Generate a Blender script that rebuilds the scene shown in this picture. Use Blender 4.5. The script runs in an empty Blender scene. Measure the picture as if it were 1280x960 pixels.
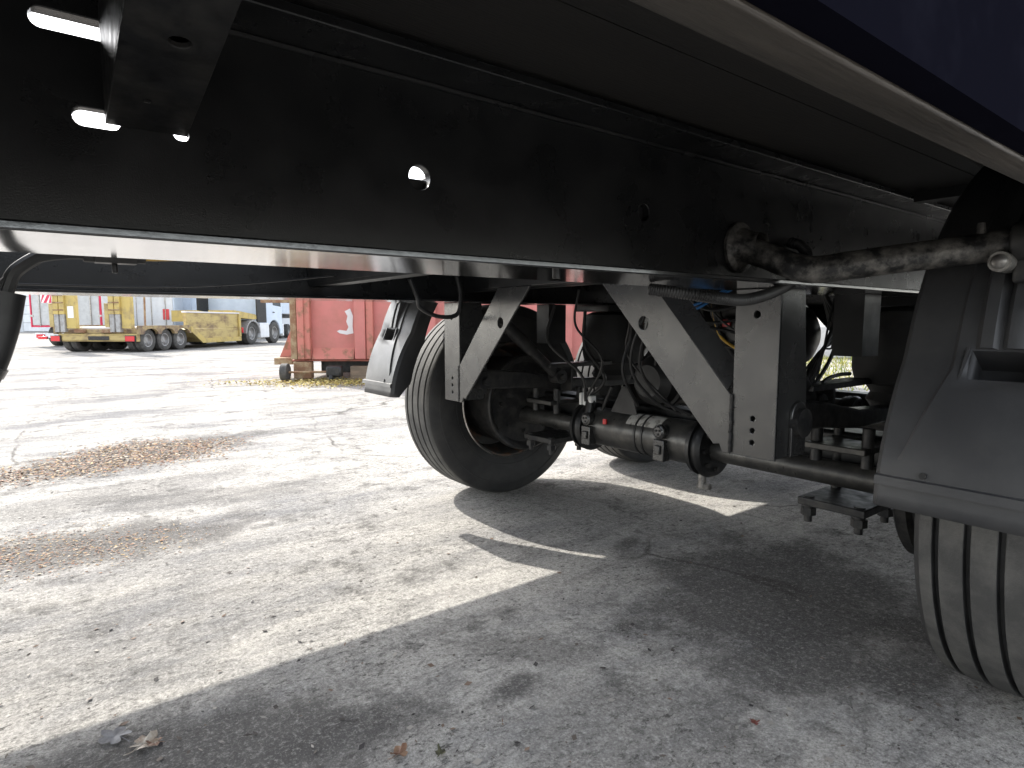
import bpy, bmesh, math, random
from mathutils import Vector, Matrix

random.seed(7)
S = bpy.context.scene
COL = S.collection
R_ = math.radians

# ------------------------------------------------------------------ camera
CAMH = 0.85
HEAD = R_(52.538)           # angle between the view and the trailer's long axis (+X)
PITCH = R_(5.784)
cd = bpy.data.cameras.new('camera')
cam = bpy.data.objects.new('camera', cd)
COL.objects.link(cam)
cam.location = (0, 0, CAMH)
cam.rotation_euler = (R_(90) - PITCH, 0, HEAD - R_(90))
cd.sensor_fit = 'HORIZONTAL'
cd.sensor_width = 36.0
cd.lens = 36.0 * 770.0 / 1280.0
cd.clip_start = 0.02
cd.clip_end = 2000
S.camera = cam

# ------------------------------------------------------------------ sky + sun
SUN = Vector((-0.191, 1.212, 1.0)).normalized()
w = bpy.data.worlds.new('World')
S.world = w
w.use_nodes = True
nt = w.node_tree
bg = nt.nodes['Background']
sky = nt.nodes.new('ShaderNodeTexSky')
sky.sky_type = 'NISHITA'
sky.sun_disc = False
sky.sun_elevation = math.asin(SUN.z)
sky.sun_rotation = math.atan2(SUN.x, SUN.y)
sky.air_density = 1.0
sky.dust_density = 1.5
sky.ozone_density = 0.6
hs = nt.nodes.new('ShaderNodeHueSaturation')      # thin bright haze: a paler sky all round
hs.inputs['Saturation'].default_value = 0.32
nt.links.new(sky.outputs[0], hs.inputs['Color'])
nt.links.new(hs.outputs[0], bg.inputs[0])
bg.inputs[1].default_value = 0.15
sl = bpy.data.lights.new('sun', 'SUN')
sl.energy = 2.0
sl.angle = R_(0.53)
sl.color = (1.0, 0.955, 0.88)
so = bpy.data.objects.new('sun', sl)
COL.objects.link(so)
so.rotation_euler = SUN.to_track_quat('Z', 'Y').to_euler()
so.location = (-5, 20, 25)
S.view_settings.view_transform = 'Standard'
S.view_settings.look = 'None'
S.view_settings.gamma = 1.0
S.view_settings.exposure = 1.95
S.view_settings.use_curve_mapping = False

# ------------------------------------------------------------------ materials
MATS = {}


def mat(name, col, rough=0.5, metal=0.0, var=0.0, vscale=8.0, col2=None, lo=0.42, hi=0.62,
        bump=0.0, bscale=60.0, coat=0.0, spec=0.5, rvar=0.0, stretch=(1, 1, 1), detail=6, trans=0.0, emit=None):
    m = bpy.data.materials.new(name)
    m.use_nodes = True
    n = m.node_tree.nodes
    l = m.node_tree.links
    b = n['Principled BSDF']
    b.inputs['Base Color'].default_value = (*col, 1)
    b.inputs['Roughness'].default_value = rough
    b.inputs['Metallic'].default_value = metal
    b.inputs['Specular IOR Level'].default_value = spec
    b.inputs['Coat Weight'].default_value = coat
    b.inputs['Coat Roughness'].default_value = 0.12
    if trans:
        b.inputs['Transmission Weight'].default_value = trans
    tc = n.new('ShaderNodeTexCoord')
    mp = n.new('ShaderNodeMapping')
    mp.inputs['Scale'].default_value = stretch
    l.new(tc.outputs['Object'], mp.inputs[0])
    if col2 is not None:
        no = n.new('ShaderNodeTexNoise')
        no.inputs['Scale'].default_value = vscale
        no.inputs['Detail'].default_value = detail
        no.inputs['Roughness'].default_value = 0.65
        l.new(mp.outputs[0], no.inputs['Vector'])
        mr = n.new('ShaderNodeMapRange')
        mr.inputs['From Min'].default_value = lo
        mr.inputs['From Max'].default_value = hi
        l.new(no.outputs['Fac'], mr.inputs['Value'])
        mx = n.new('ShaderNodeMix')
        mx.data_type = 'RGBA'
        mx.inputs[6].default_value = (*col, 1)
        mx.inputs[7].default_value = (*col2, 1)
        l.new(mr.outputs[0], mx.inputs[0])
        l.new(mx.outputs[2], b.inputs['Base Color'])
    if rvar:
        n2 = n.new('ShaderNodeTexNoise')
        n2.inputs['Scale'].default_value = vscale * 1.7
        n2.inputs['Detail'].default_value = 5
        l.new(mp.outputs[0], n2.inputs['Vector'])
        mr2 = n.new('ShaderNodeMapRange')
        mr2.inputs['From Min'].default_value = 0.3
        mr2.inputs['From Max'].default_value = 0.7
        mr2.inputs['To Min'].default_value = max(0.03, rough - rvar)
        mr2.inputs['To Max'].default_value = rough + rvar
        l.new(n2.outputs['Fac'], mr2.inputs['Value'])
        l.new(mr2.outputs[0], b.inputs['Roughness'])
    if bump:
        n3 = n.new('ShaderNodeTexNoise')
        n3.inputs['Scale'].default_value = bscale
        n3.inputs['Detail'].default_value = 3
        l.new(mp.outputs[0], n3.inputs['Vector'])
        bp = n.new('ShaderNodeBump')
        bp.inputs['Strength'].default_value = bump
        bp.inputs['Distance'].default_value = 0.004
        l.new(n3.outputs['Fac'], bp.inputs['Height'])
        l.new(bp.outputs[0], b.inputs['Normal'])
    MATS[name] = m
    return m


mat('black_paint', (0.006, 0.0063, 0.0067), 0.45, coat=0.08, col2=(0.012, 0.012, 0.012), vscale=14, bump=0.06, bscale=260, rvar=0.08)
mat('rail_paint', (0.009, 0.0094, 0.0098), 0.30, spec=0.45, col2=(0.016, 0.016, 0.0162), vscale=9, bump=0.10, bscale=650, rvar=0.07)
mat('flange_paint', (0.006, 0.0065, 0.007), 0.12, coat=1.0, spec=0.8, col2=(0.012, 0.012, 0.0125), vscale=9, bump=0.02, bscale=120, rvar=0.05)
mat('skirt_paint', (0.006, 0.006, 0.010), 1.0, col2=(0.013, 0.013, 0.020), vscale=2.5, spec=0.0)
mat('grey_paint', (0.085, 0.085, 0.085), 0.27, metal=0.75, col2=(0.11, 0.11, 0.107), vscale=6, bump=0.05, bscale=500, rvar=0.06)
mat('dark_steel', (0.02, 0.02, 0.021), 0.45, metal=0.3, col2=(0.045, 0.043, 0.04), vscale=25, rvar=0.12, bump=0.2)
mat('worn_steel', (0.016, 0.016, 0.016), 0.45, metal=0.3, col2=(0.17, 0.16, 0.145), vscale=34, detail=12, lo=0.42, hi=0.66, rvar=0.1, bump=0.4, bscale=90)
mat('axle_steel', (0.055, 0.054, 0.052), 0.36, metal=0.5, col2=(0.09, 0.087, 0.08), vscale=22, rvar=0.1, bump=0.1)
mat('bright_steel', (0.55, 0.54, 0.52), 0.35, metal=0.9, col2=(0.35, 0.33, 0.3), vscale=30)
mat('zinc', (0.30, 0.29, 0.27), 0.4, metal=0.6, col2=(0.16, 0.15, 0.14), vscale=60)
mat('rubber', (0.055, 0.054, 0.052), 0.75, col2=(0.095, 0.092, 0.086), vscale=10, bump=0.3, bscale=220, spec=0.35)
mat('sidewall', (0.022, 0.022, 0.0225), 0.6, col2=(0.035, 0.034, 0.033), vscale=9, bump=0.15, bscale=150, spec=0.4)
mat('plastic', (0.036, 0.0365, 0.0385), 0.42, col2=(0.05, 0.05, 0.051), vscale=7, bump=0.06, bscale=500, rvar=0.07)
mat('rim_rust', (0.06, 0.058, 0.055), 0.5, metal=0.3, col2=(0.16, 0.085, 0.05), vscale=12, lo=0.5, hi=0.62)
mat('deck_board', (0.026, 0.024, 0.022), 0.5, col2=(0.032, 0.029, 0.026), vscale=5, bump=0.3, bscale=120, stretch=(0.3, 3, 1))
mat('rave_metal', (0.045, 0.039, 0.033), 0.5, metal=0.2, col2=(0.085, 0.073, 0.06), vscale=10, stretch=(0.25, 3, 3), rvar=0.12, bump=0.3, bscale=90)
mat('hose', (0.012, 0.012, 0.012), 0.45, col2=(0.025, 0.025, 0.025), vscale=20)
mat('blue_hose', (0.03, 0.16, 0.42), 0.35)
mat('yellow_cable', (0.55, 0.33, 0.03), 0.4)
mat('red_plastic', (0.55, 0.03, 0.03), 0.35)
mat('white_plastic', (0.8, 0.8, 0.78), 0.4)
mat('label_paper', (0.42, 0.41, 0.38), 0.5, col2=(0.2, 0.19, 0.17), vscale=40, lo=0.5, hi=0.6)
mat('yellow_paint', (0.50, 0.38, 0.12), 0.55, col2=(0.33, 0.25, 0.11), vscale=5, lo=0.48, hi=0.68, rvar=0.1)
mat('dirty_yellow', (0.36, 0.27, 0.13), 0.65, col2=(0.15, 0.10, 0.07), vscale=5, lo=0.42, hi=0.6, detail=9)
mat('yellow_rust', (0.45, 0.35, 0.14), 0.6, col2=(0.16, 0.10, 0.06), vscale=2.6, lo=0.47, hi=0.68, stretch=(1, .7, 1.6), detail=9)
mat('rust', (0.21, 0.11, 0.06), 0.8, col2=(0.33, 0.25, 0.15), vscale=9, bump=0.3)
mat('red_paint', (0.50, 0.165, 0.145), 0.6, col2=(0.40, 0.15, 0.12), vscale=4, lo=0.4, hi=0.7, rvar=0.1, bump=0.2)
mat('red_rust', (0.47, 0.16, 0.125), 0.65, col2=(0.23, 0.12, 0.07), vscale=6, lo=0.5, hi=0.62, bump=0.3)
mat('bare_patch', (0.62, 0.6, 0.6), 0.5)
mat('white_body', (0.74, 0.76, 0.78), 0.35, col2=(0.66, 0.68, 0.7), vscale=3)
mat('blue_body', (0.60, 0.68, 0.78), 0.35, col2=(0.54, 0.62, 0.72), vscale=3)
mat('door_grey', (0.52, 0.53, 0.53), 0.45, col2=(0.44, 0.45, 0.45), vscale=6)
mat('red_trim', (0.6, 0.03, 0.08), 0.4)
mat('lamp_red', (0.62, 0.02, 0.03), 0.25, coat=0.4)
mat('glass', (0.03, 0.04, 0.045), 0.06, coat=0.5)
mat('timber', (0.26, 0.19, 0.13), 0.8, col2=(0.16, 0.12, 0.085), vscale=7, stretch=(.4, 3, 3), bump=0.4)
mat('concrete_block', (0.58, 0.57, 0.56), 0.8, col2=(0.48, 0.47, 0.46), vscale=6)
mat('cladding', (0.6, 0.62, 0.64), 0.5, col2=(0.55, 0.57, 0.6), vscale=1.2)
mat('rim_grey', (0.36, 0.36, 0.36), 0.45, metal=0.3, col2=(0.25, 0.24, 0.23), vscale=9)


def island_mat(name, cols, rough=0.8, trans=0.0):
    m = bpy.data.materials.new(name)
    m.use_nodes = True
    n, l = m.node_tree.nodes, m.node_tree.links
    b = n['Principled BSDF']
    b.inputs['Roughness'].default_value = rough
    g = n.new('ShaderNodeNewGeometry')
    cr = n.new('ShaderNodeValToRGB')
    cr.color_ramp.interpolation = 'CONSTANT'
    while len(cr.color_ramp.elements) < len(cols):
        cr.color_ramp.elements.new(0.5)
    for i, c in enumerate(cols):
        cr.color_ramp.elements[i].position = i / len(cols)
        cr.color_ramp.elements[i].color = (*c, 1)
    l.new(g.outputs['Random Per Island'], cr.inputs[0])
    l.new(cr.outputs[0], b.inputs['Base Color'])
    MATS[name] = m


island_mat('litter', [(0.26, 0.15, 0.06), (0.19, 0.085, 0.045), (0.33, 0.23, 0.10), (0.09, 0.05, 0.035), (0.27, 0.13, 0.065), (0.40, 0.33, 0.24), (0.06, 0.045, 0.04), (0.12, 0.075, 0.05)])
island_mat('weed_litter', [(0.45, 0.36, 0.10), (0.30, 0.26, 0.06), (0.52, 0.44, 0.18), (0.18, 0.12, 0.06), (0.42, 0.30, 0.08)])
island_mat('grit', [(0.06, 0.05, 0.045), (0.11, 0.09, 0.075), (0.035, 0.03, 0.03), (0.16, 0.11, 0.08), (0.30, 0.28, 0.25)])
island_mat('grass', [(0.22, 0.24, 0.05), (0.30, 0.30, 0.08), (0.14, 0.18, 0.04), (0.40, 0.36, 0.12)])
island_mat('foliage', [(0.06, 0.10, 0.025), (0.09, 0.13, 0.03), (0.04, 0.075, 0.02), (0.12, 0.14, 0.04)], 0.6)


def ground_material():
    m = bpy.data.materials.new('yard_concrete')
    m.use_nodes = True
    n, l = m.node_tree.nodes, m.node_tree.links
    b = n['Principled BSDF']
    b.inputs['Roughness'].default_value = 1.0
    b.inputs['Specular IOR Level'].default_value = 0.0
    tc = n.new('ShaderNodeTexCoord')

    def noise(scale, detail=8, rough=0.6, stretch=None, rot=0):
        t = n.new('ShaderNodeTexNoise')
        t.inputs['Scale'].default_value = scale
        t.inputs['Detail'].default_value = detail
        t.inputs['Roughness'].default_value = rough
        if stretch:
            mp = n.new('ShaderNodeMapping')
            mp.inputs['Scale'].default_value = stretch
            mp.inputs['Rotation'].default_value = (0, 0, rot)
            l.new(tc.outputs['Object'], mp.inputs[0])
            l.new(mp.outputs[0], t.inputs['Vector'])
        else:
            l.new(tc.outputs['Object'], t.inputs['Vector'])
        return t.outputs['Fac']

    def rng(src, a, c, t0=0.0, t1=1.0):
        r = n.new('ShaderNodeMapRange')
        r.inputs['From Min'].default_value = a
        r.inputs['From Max'].default_value = c
        r.inputs['To Min'].default_value = t0
        r.inputs['To Max'].default_value = t1
        l.new(src, r.inputs['Value'])
        return r.outputs[0]

    def mixc(fac, c1, c2, mode='MIX'):
        x = n.new('ShaderNodeMix')
        x.data_type = 'RGBA'
        x.blend_type = mode
        l.new(fac, x.inputs[0])
        for i, c in ((6, c1), (7, c2)):
            if isinstance(c, tuple):
                x.inputs[i].default_value = (*c, 1)
            else:
                l.new(c, x.inputs[i])
        return x.outputs[2]

    def mul(a, c):
        x = n.new('ShaderNodeMath')
        x.operation = 'MULTIPLY'
        l.new(a, x.inputs[0])
        if isinstance(c, float):
            x.inputs[1].default_value = c
        else:
            l.new(c, x.inputs[1])
        return x.outputs[0]

    def ell(cx, cy, rx, ry, rot, soft=0.5):
        """dark patch with a noise-broken outline"""
        mp = n.new('ShaderNodeMapping')
        mp.vector_type = 'TEXTURE'
        mp.inputs['Location'].default_value = (cx, cy, 0)
        mp.inputs['Rotation'].default_value = (0, 0, rot)
        mp.inputs['Scale'].default_value = (rx, ry, 1)
        l.new(tc.outputs['Object'], mp.inputs[0])
        ln = n.new('ShaderNodeVectorMath')
        ln.operation = 'LENGTH'
        l.new(mp.outputs[0], ln.inputs[0])
        ad = n.new('ShaderNodeMath')
        ad.operation = 'ADD'
        l.new(ln.outputs['Value'], ad.inputs[0])
        l.new(rng(brk, 0.2, 0.8, -0.7, 0.7), ad.inputs[1])
        return rng(ad.outputs[0], 1.1, 1.1 - soft)

    brk = noise(5.0, 8, 0.65)
    base = mixc(rng(noise(1.1, 9, 0.62), 0.35, 0.68), (0.50, 0.48, 0.445), (0.385, 0.372, 0.348))
    base = mixc(rng(noise(0.55, 9, 0.7, (1.0, 2.6, 1), 0.5), 0.47, 0.62, 0, 0.95), base, (0.205, 0.205, 0.21))
    base = mixc(rng(noise(1.7, 8, 0.7, (0.6, 2.8, 1), -0.25), 0.54, 0.66, 0, 0.7), base, (0.17, 0.165, 0.16))
    # washed-out paler streaks
    base = mixc(rng(noise(0.8, 7, 0.6, (1.0, 3.2, 1), 0.35), 0.55, 0.72), base, (0.56, 0.535, 0.50))
    # damp, dirty hollows round the leaf drifts, old oil and painted-in shade near the wheels
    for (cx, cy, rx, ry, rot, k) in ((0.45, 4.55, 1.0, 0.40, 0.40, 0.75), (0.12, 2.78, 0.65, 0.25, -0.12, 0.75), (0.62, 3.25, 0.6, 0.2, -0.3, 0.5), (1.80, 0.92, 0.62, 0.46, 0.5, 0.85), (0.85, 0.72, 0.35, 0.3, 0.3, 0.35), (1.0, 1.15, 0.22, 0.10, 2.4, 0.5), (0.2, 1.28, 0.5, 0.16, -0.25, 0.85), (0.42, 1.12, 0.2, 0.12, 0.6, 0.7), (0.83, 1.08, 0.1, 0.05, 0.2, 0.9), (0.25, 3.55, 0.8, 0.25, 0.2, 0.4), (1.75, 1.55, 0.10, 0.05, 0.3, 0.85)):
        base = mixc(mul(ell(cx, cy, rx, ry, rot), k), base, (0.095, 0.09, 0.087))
    # mottling and dark oily blotches
    blot = mul(rng(noise(7.0, 10, 0.75), 0.51, 0.63), rng(noise(1.6, 4, 0.5), 0.40, 0.56))
    base = mixc(mul(blot, 0.8), base, (0.085, 0.082, 0.078))
    smear = mul(rng(noise(9.0, 9, 0.75, (2.6, 0.8, 1), 0.9), 0.55, 0.66), rng(noise(1.9, 5, 0.6), 0.45, 0.6))
    base = mixc(mul(smear, 0.75), base, (0.075, 0.07, 0.066))
    # hairline cracks
    vc = n.new('ShaderNodeTexVoronoi')
    vc.feature = 'DISTANCE_TO_EDGE'
    vc.inputs['Scale'].default_value = 0.55
    dv = n.new('ShaderNodeMix')
    dv.data_type = 'VECTOR'
    dv.inputs[0].default_value = 0.18
    cn = n.new('ShaderNodeTexNoise')
    cn.inputs['Scale'].default_value = 2.2
    cn.inputs['Detail'].default_value = 9
    l.new(tc.outputs['Object'], cn.inputs['Vector'])
    l.new(tc.outputs['Object'], dv.inputs[4])
    l.new(cn.outputs['Color'], dv.inputs[5])
    l.new(dv.outputs[1], vc.inputs['Vector'])
    base = mixc(mul(rng(vc.outputs['Distance'], 0.006, 0.0015), rng(noise(1.3, 3, 0.5), 0.48, 0.6, 0, 0.8)), base, (0.06, 0.055, 0.05))
    # fine exposed aggregate: clustered dark flecks, light grains
    clus = rng(noise(2.3, 6, 0.65), 0.38, 0.56)
    fa = rng(noise(30, 10, 0.8, (1, 1.9, 1), 0.8), 0.53, 0.59)
    base = mixc(mul(mul(fa, clus), 0.9), base, (0.055, 0.052, 0.048))
    fb = rng(noise(75, 8, 0.8, (1.5, 1, 1), 0.3), 0.54, 0.62)
    base = mixc(mul(mul(fb, rng(noise(9, 5, 0.6), 0.4, 0.62)), 0.9), base, (0.06, 0.057, 0.052))
    f1 = noise(55, 9, 0.85)
    base = mixc(rng(f1, 0.48, 0.64, 0, 0.65), base, (0.13, 0.125, 0.118))
    base = mixc(rng(f1, 0.48, 0.36, 0, 0.5), base, (0.62, 0.60, 0.56))
    f2 = noise(150, 6, 0.85)
    base = mixc(rng(f2, 0.48, 0.62, 0, 0.6), base, (0.12, 0.115, 0.11))
    base = mixc(rng(f2, 0.47, 0.36, 0, 0.35), base, (0.64, 0.62, 0.58))
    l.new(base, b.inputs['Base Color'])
    # relief
    bp = n.new('ShaderNodeBump')
    bp.inputs['Strength'].default_value = 0.7
    bp.inputs['Distance'].default_value = 0.006
    l.new(noise(70, 8, 0.75), bp.inputs['Height'])
    bp2 = n.new('ShaderNodeBump')
    bp2.inputs['Strength'].default_value = 0.5
    bp2.inputs['Distance'].default_value = 0.03
    l.new(noise(6, 7, 0.6), bp2.inputs['Height'])
    l.new(bp.outputs[0], bp2.inputs['Normal'])
    l.new(bp2.outputs[0], b.inputs['Normal'])
    MATS['yard'] = m


ground_material()


# ------------------------------------------------------------------ mesh builder
class MB:
    def __init__(s):
        s.v, s.f = [], []

    def add(s, vs, fs):
        o = len(s.v)
        s.v += [tuple(p) for p in vs]
        s.f += [tuple(i + o for i in f) for f in fs]
        return s

    def box(s, x0, x1, y0, y1, z0, z1, M=None):
        vs = [Vector((x, y, z)) for z in (z0, z1) for y in (y0, y1) for x in (x0, x1)]
        if M:
            vs = [M @ p for p in vs]
        return s.add(vs, [(0, 2, 3, 1), (4, 5, 7, 6), (0, 1, 5, 4), (2, 6, 7, 3), (0, 4, 6, 2), (1, 3, 7, 5)])

    def prism(s, pts, vec):
        """closed polygon (list of 3D points) pushed along vec"""
        n = len(pts)
        vec = Vector(vec)
        vs = [Vector(p) for p in pts] + [Vector(p) + vec for p in pts]
        nor = Vector((0, 0, 0))
        for i in range(n):
            a, b = vs[i], vs[(i + 1) % n]
            nor += a.cross(b)
        fl = nor.dot(vec) > 0
        fs = [tuple(reversed(range(n))), tuple(range(n, 2 * n))] + [(i, (i + 1) % n, n + (i + 1) % n, n + i) for i in range(n)]
        if not fl:
            fs = [tuple(reversed(f)) for f in fs]
        return s.add(vs, fs)

    def cyl(s, p0, p1, r0, r1=None, seg=20, caps=True):
        r1 = r0 if r1 is None else r1
        p0, p1 = Vector(p0), Vector(p1)
        d = (p1 - p0).normalized()
        a = d.orthogonal().normalized()
        b = d.cross(a)
        vs = []
        for p, r in ((p0, r0), (p1, r1)):
            vs += [p + (a * math.cos(2 * math.pi * i / seg) + b * math.sin(2 * math.pi * i / seg)) * r for i in range(seg)]
        fs = [(i, (i + 1) % seg, seg + (i + 1) % seg, seg + i) for i in range(seg)]
        if caps:
            fs += [tuple(reversed(range(seg))), tuple(range(seg, 2 * seg))]
        return s.add(vs, fs)

    def tube(s, path, r, seg=10, smooth=6, rib=0.0, ribp=0.008):
        P = [Vector(p) for p in path]
        if smooth and len(P) > 2:
            Q = []
            E = [P[0] * 2 - P[1]] + P + [P[-1] * 2 - P[-2]]
            for i in range(1, len(E) - 2):
                a, b, c, d = E[i - 1:i + 3]
                for k in range(smooth):
                    t = k / smooth
                    Q.append(0.5 * ((2 * b) + (c - a) * t + (2 * a - 5 * b + 4 * c - d) * t * t + (3 * b - a - 3 * c + d) * t ** 3))
            P = Q + [P[-1]]
        if rib:
            Q = [P[0]]
            rr = [r]
            acc = 0
            for a, b in zip(P, P[1:]):
                L = (b - a).length
                k = max(1, round(L / ribp * 2))
                for j in range(1, k + 1):
                    Q.append(a.lerp(b, j / k))
                    acc += 1
                    rr.append(r + (rib if acc % 2 else 0))
            P = Q
        else:
            rr = [r] * len(P)
        n = len(P)
        vs = []
        up = None
        for i, p in enumerate(P):
            t = (P[min(i + 1, n - 1)] - P[max(i - 1, 0)]).normalized()
            if up is None:
                up = t.orthogonal().normalized()
            up = (up - t * up.dot(t)).normalized()
            b = t.cross(up)
            vs += [p + (up * math.cos(2 * math.pi * k / seg) + b * math.sin(2 * math.pi * k / seg)) * rr[i] for k in range(seg)]
        fs = []
        for i in range(n - 1):
            for k in range(seg):
                fs.append((i * seg + k, i * seg + (k + 1) % seg, (i + 1) * seg + (k + 1) % seg, (i + 1) * seg + k))
        fs += [tuple(reversed(range(seg))), tuple(range((n - 1) * seg, n * seg))]
        return s.add(vs, fs)

    def lathe(s, prof, c=(0, 0, 0), seg=64, axis='Y', closed=False):
        """prof: (along axis, radius)"""
        c = Vector(c)
        vs = []
        n = len(prof)
        for i in range(seg):
            a = 2 * math.pi * i / seg
            for y, r in prof:
                if axis == 'Y':
                    vs.append(c + Vector((r * math.cos(a), y, r * math.sin(a))))
                elif axis == 'X':
                    vs.append(c + Vector((y, r * math.cos(a), r * math.sin(a))))
                else:
                    vs.append(c + Vector((r * math.cos(a), r * math.sin(a), y)))
        fs = []
        m = n if closed else n - 1
        for i in range(seg):
            for j in range(m):
                a, b = i * n + j, i * n + (j + 1) % n
                c2, d = ((i + 1) % seg) * n + (j + 1) % n, ((i + 1) % seg) * n + j
                fs.append((a, b, c2, d))
        return s.add(vs, fs)

    def plate(s, outline, holes, org, ux, uy, th, bev=0.0015):
        """flat plate with real holes; outline/holes 2-D in (ux,uy) at org, thickness centred"""
        cu = bpy.data.curves.new('tmp', 'CURVE')
        cu.dimensions = '2D'
        cu.fill_mode = 'BOTH'
        cu.extrude = th / 2 - bev
        cu.bevel_depth = bev
        cu.bevel_resolution = 1
        cu.offset = -bev
        for pl in [outline] + list(holes):
            sp = cu.splines.new('POLY')
            sp.points.add(len(pl) - 1)
            for q, p in zip(sp.points, pl):
                q.co = (p[0], p[1], 0, 1)
            sp.use_cyclic_u = True
        o = bpy.data.objects.new('tmp', cu)
        COL.objects.link(o)
        dg = bpy.context.evaluated_depsgraph_get()
        me = bpy.data.meshes.new_from_object(o.evaluated_get(dg))
        ux, uy, org = Vector(ux), Vector(uy), Vector(org)
        uz = ux.cross(uy)
        s.add([org + ux * v.co.x + uy * v.co.y + uz * v.co.z for v in me.vertices], [tuple(p.vertices) for p in me.polygons])
        bpy.data.objects.remove(o)
        bpy.data.curves.remove(cu)
        bpy.data.meshes.remove(me)
        return s

    def mesh(s, name, m, off=(0, 0, 0), smooth=35, weld=True):
        me = bpy.data.meshes.new(name)
        o = Vector(off)
        me.from_pydata([tuple(Vector(p) - o) for p in s.v], [], s.f)
        me.validate()
        if weld:
            bm = bmesh.new()
            bm.from_mesh(me)
            bmesh.ops.remove_doubles(bm, verts=bm.verts, dist=1e-5)
            bmesh.ops.recalc_face_normals(bm, faces=bm.faces)
            bm.to_mesh(me)
            bm.free()
        me.materials.append(MATS[m])
        if smooth:
            me.shade_smooth()
            me.set_sharp_from_angle(angle=R_(smooth))
        return me

    def build(s, name, m, parent=None, bevel=0.0, smooth=35, base=None, loc=None, weld=True):
        off = base if base is not None else (root_base(parent) if parent else (0, 0, 0))
        me = s.mesh(name, m, off, smooth, weld)
        o = bpy.data.objects.new(name, me)
        COL.objects.link(o)
        if parent:
            o.parent = parent
        if loc is not None:
            o.location = loc
        if bevel:
            b = o.modifiers.new('bevel', 'BEVEL')
            b.width = bevel
            b.segments = 2
            b.limit_method = 'ANGLE'
            b.angle_limit = R_(40)
        return o


BASE = {}


def root_base(o):
    while o.parent:
        o = o.parent
    return BASE.get(o.name, (0, 0, 0))


def tag(o, label, cat, group=None, kind=None):
    if label:
        o['label'] = label
    if cat:
        o['category'] = cat
    if group:
        o['group'] = group
    if kind:
        o['kind'] = kind
    return o


def thing(name, label, cat, loc=(0, 0, 0), rz=0.0, group=None, world=False):
    """Empty at the thing's base; world=True: parts are given in world coordinates"""
    o = bpy.data.objects.new(name, None)
    o.empty_display_size = 0.2
    COL.objects.link(o)
    o.location = loc
    o.rotation_euler = (0, 0, rz)
    if world:
        BASE[o.name] = loc
    return tag(o, label, cat, group)


def copy_tree(o, parent=None):
    c = o.copy()
    COL.objects.link(c)
    c.parent = parent
    for ch in list(o.children):
        copy_tree(ch, c)
    return c


def circ(cx, cy, r, n=24, ry=None):
    ry = ry or r
    return [(cx + r * math.cos(2 * math.pi * i / n), cy + ry * math.sin(2 * math.pi * i / n)) for i in range(n)]


def slot(x0, x1, z0, z1, n=8):
    r = (z1 - z0) / 2
    zc = (z0 + z1) / 2
    p = []
    for i in range(n + 1):
        a = -math.pi / 2 + math.pi * i / n
        p.append((x1 - r + r * math.cos(a), zc + r * math.sin(a)))
    for i in range(n + 1):
        a = math.pi / 2 + math.pi * i / n
        p.append((x0 + r + r * math.cos(a), zc + r * math.sin(a)))
    return p


# ------------------------------------------------------------------ ground
def ground():
    mb = MB()
    xs = [-400, -60, -20, 20, 60, 400]
    for i in range(5):
        for j in range(5):
            mb.add([(xs[i], xs[j], 0), (xs[i + 1], xs[j], 0), (xs[i + 1], xs[j + 1], 0), (xs[i], xs[j + 1], 0)], [(0, 1, 2, 3)])
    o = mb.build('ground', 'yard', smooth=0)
    o['kind'] = 'structure'


ground()

# ------------------------------------------------------------------ the trailer
CY = 1.43                    # its centre line
AX = 1.83                    # first axle
PITCHX = 1.08                # axle spacing
WR = 0.468                   # tyre radius
TR = thing('trailer', 'black trailer chassis seen from underneath, on single tyres with grey axle hangers', 'trailer', (AX, CY, 0), world=True)


def my(y, side):
    """mirror about the centre line: side 0 = near (as given), 1 = far"""
    return y if side == 0 else 2 * CY - y


X0, X1 = -5.2, 4.6
ZF, ZT = 0.925, 1.17         # underside of lower flange, underside of upper flange


def rail(side):
    mb = MB()
    holes = [slot(0.010, 0.088, 1.127, 1.146), slot(0.039, 0.080, 1.0425, 1.0605), slot(0.127, 0.1425, 1.043, 1.056),
             circ(0.4235, 1.0445, 0.0165), circ(0.88, 1.046, 0.015), circ(-0.9, 1.05, 0.016), circ(2.4, 1.05, 0.016)]
    y = my(0.765, side)
    mb.plate([(X0, ZF + 0.008), (X1, ZF + 0.008), (X1, ZT), (X0, ZT)], holes, (0, y, 0), (1, 0, 0), (0, 0, 1), 0.014, 0.001)
    o = mb.build('frame_rail', 'rail_paint', TR, smooth=15)
    for (nm, mm, ya, yb, za, zb) in (('lower_flange', 'flange_paint', 0.66, 0.87, ZF, ZF + 0.009), ('upper_flange', 'rail_paint', 0.68, 0.842, ZT, ZT + 0.012)):
        a, b = sorted((my(ya, side), my(yb, side)))
        MB().box(X0, X1, a, b, za, zb).build(nm, mm, o, bevel=0.002)
    # fillet welds between web and flanges
    for zz, s in ((ZF + 0.011, 1), (ZT - 0.002, -1)):
        yy = my(0.757, side)
        pts = []
        n = 160
        for i in range(n + 1):
            x = X0 + 0.02 + (X1 - X0 - 0.04) * i / n
            pts.append((x, yy + random.uniform(-0.0006, 0.0006), zz + random.uniform(-0.0006, 0.0006)))
        MB().tube(pts, 0.0045, 6, 0).build('weld_seam', 'rail_paint', o)
    return o


near_rail = rail(0)
far_rail = rail(1)


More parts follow.
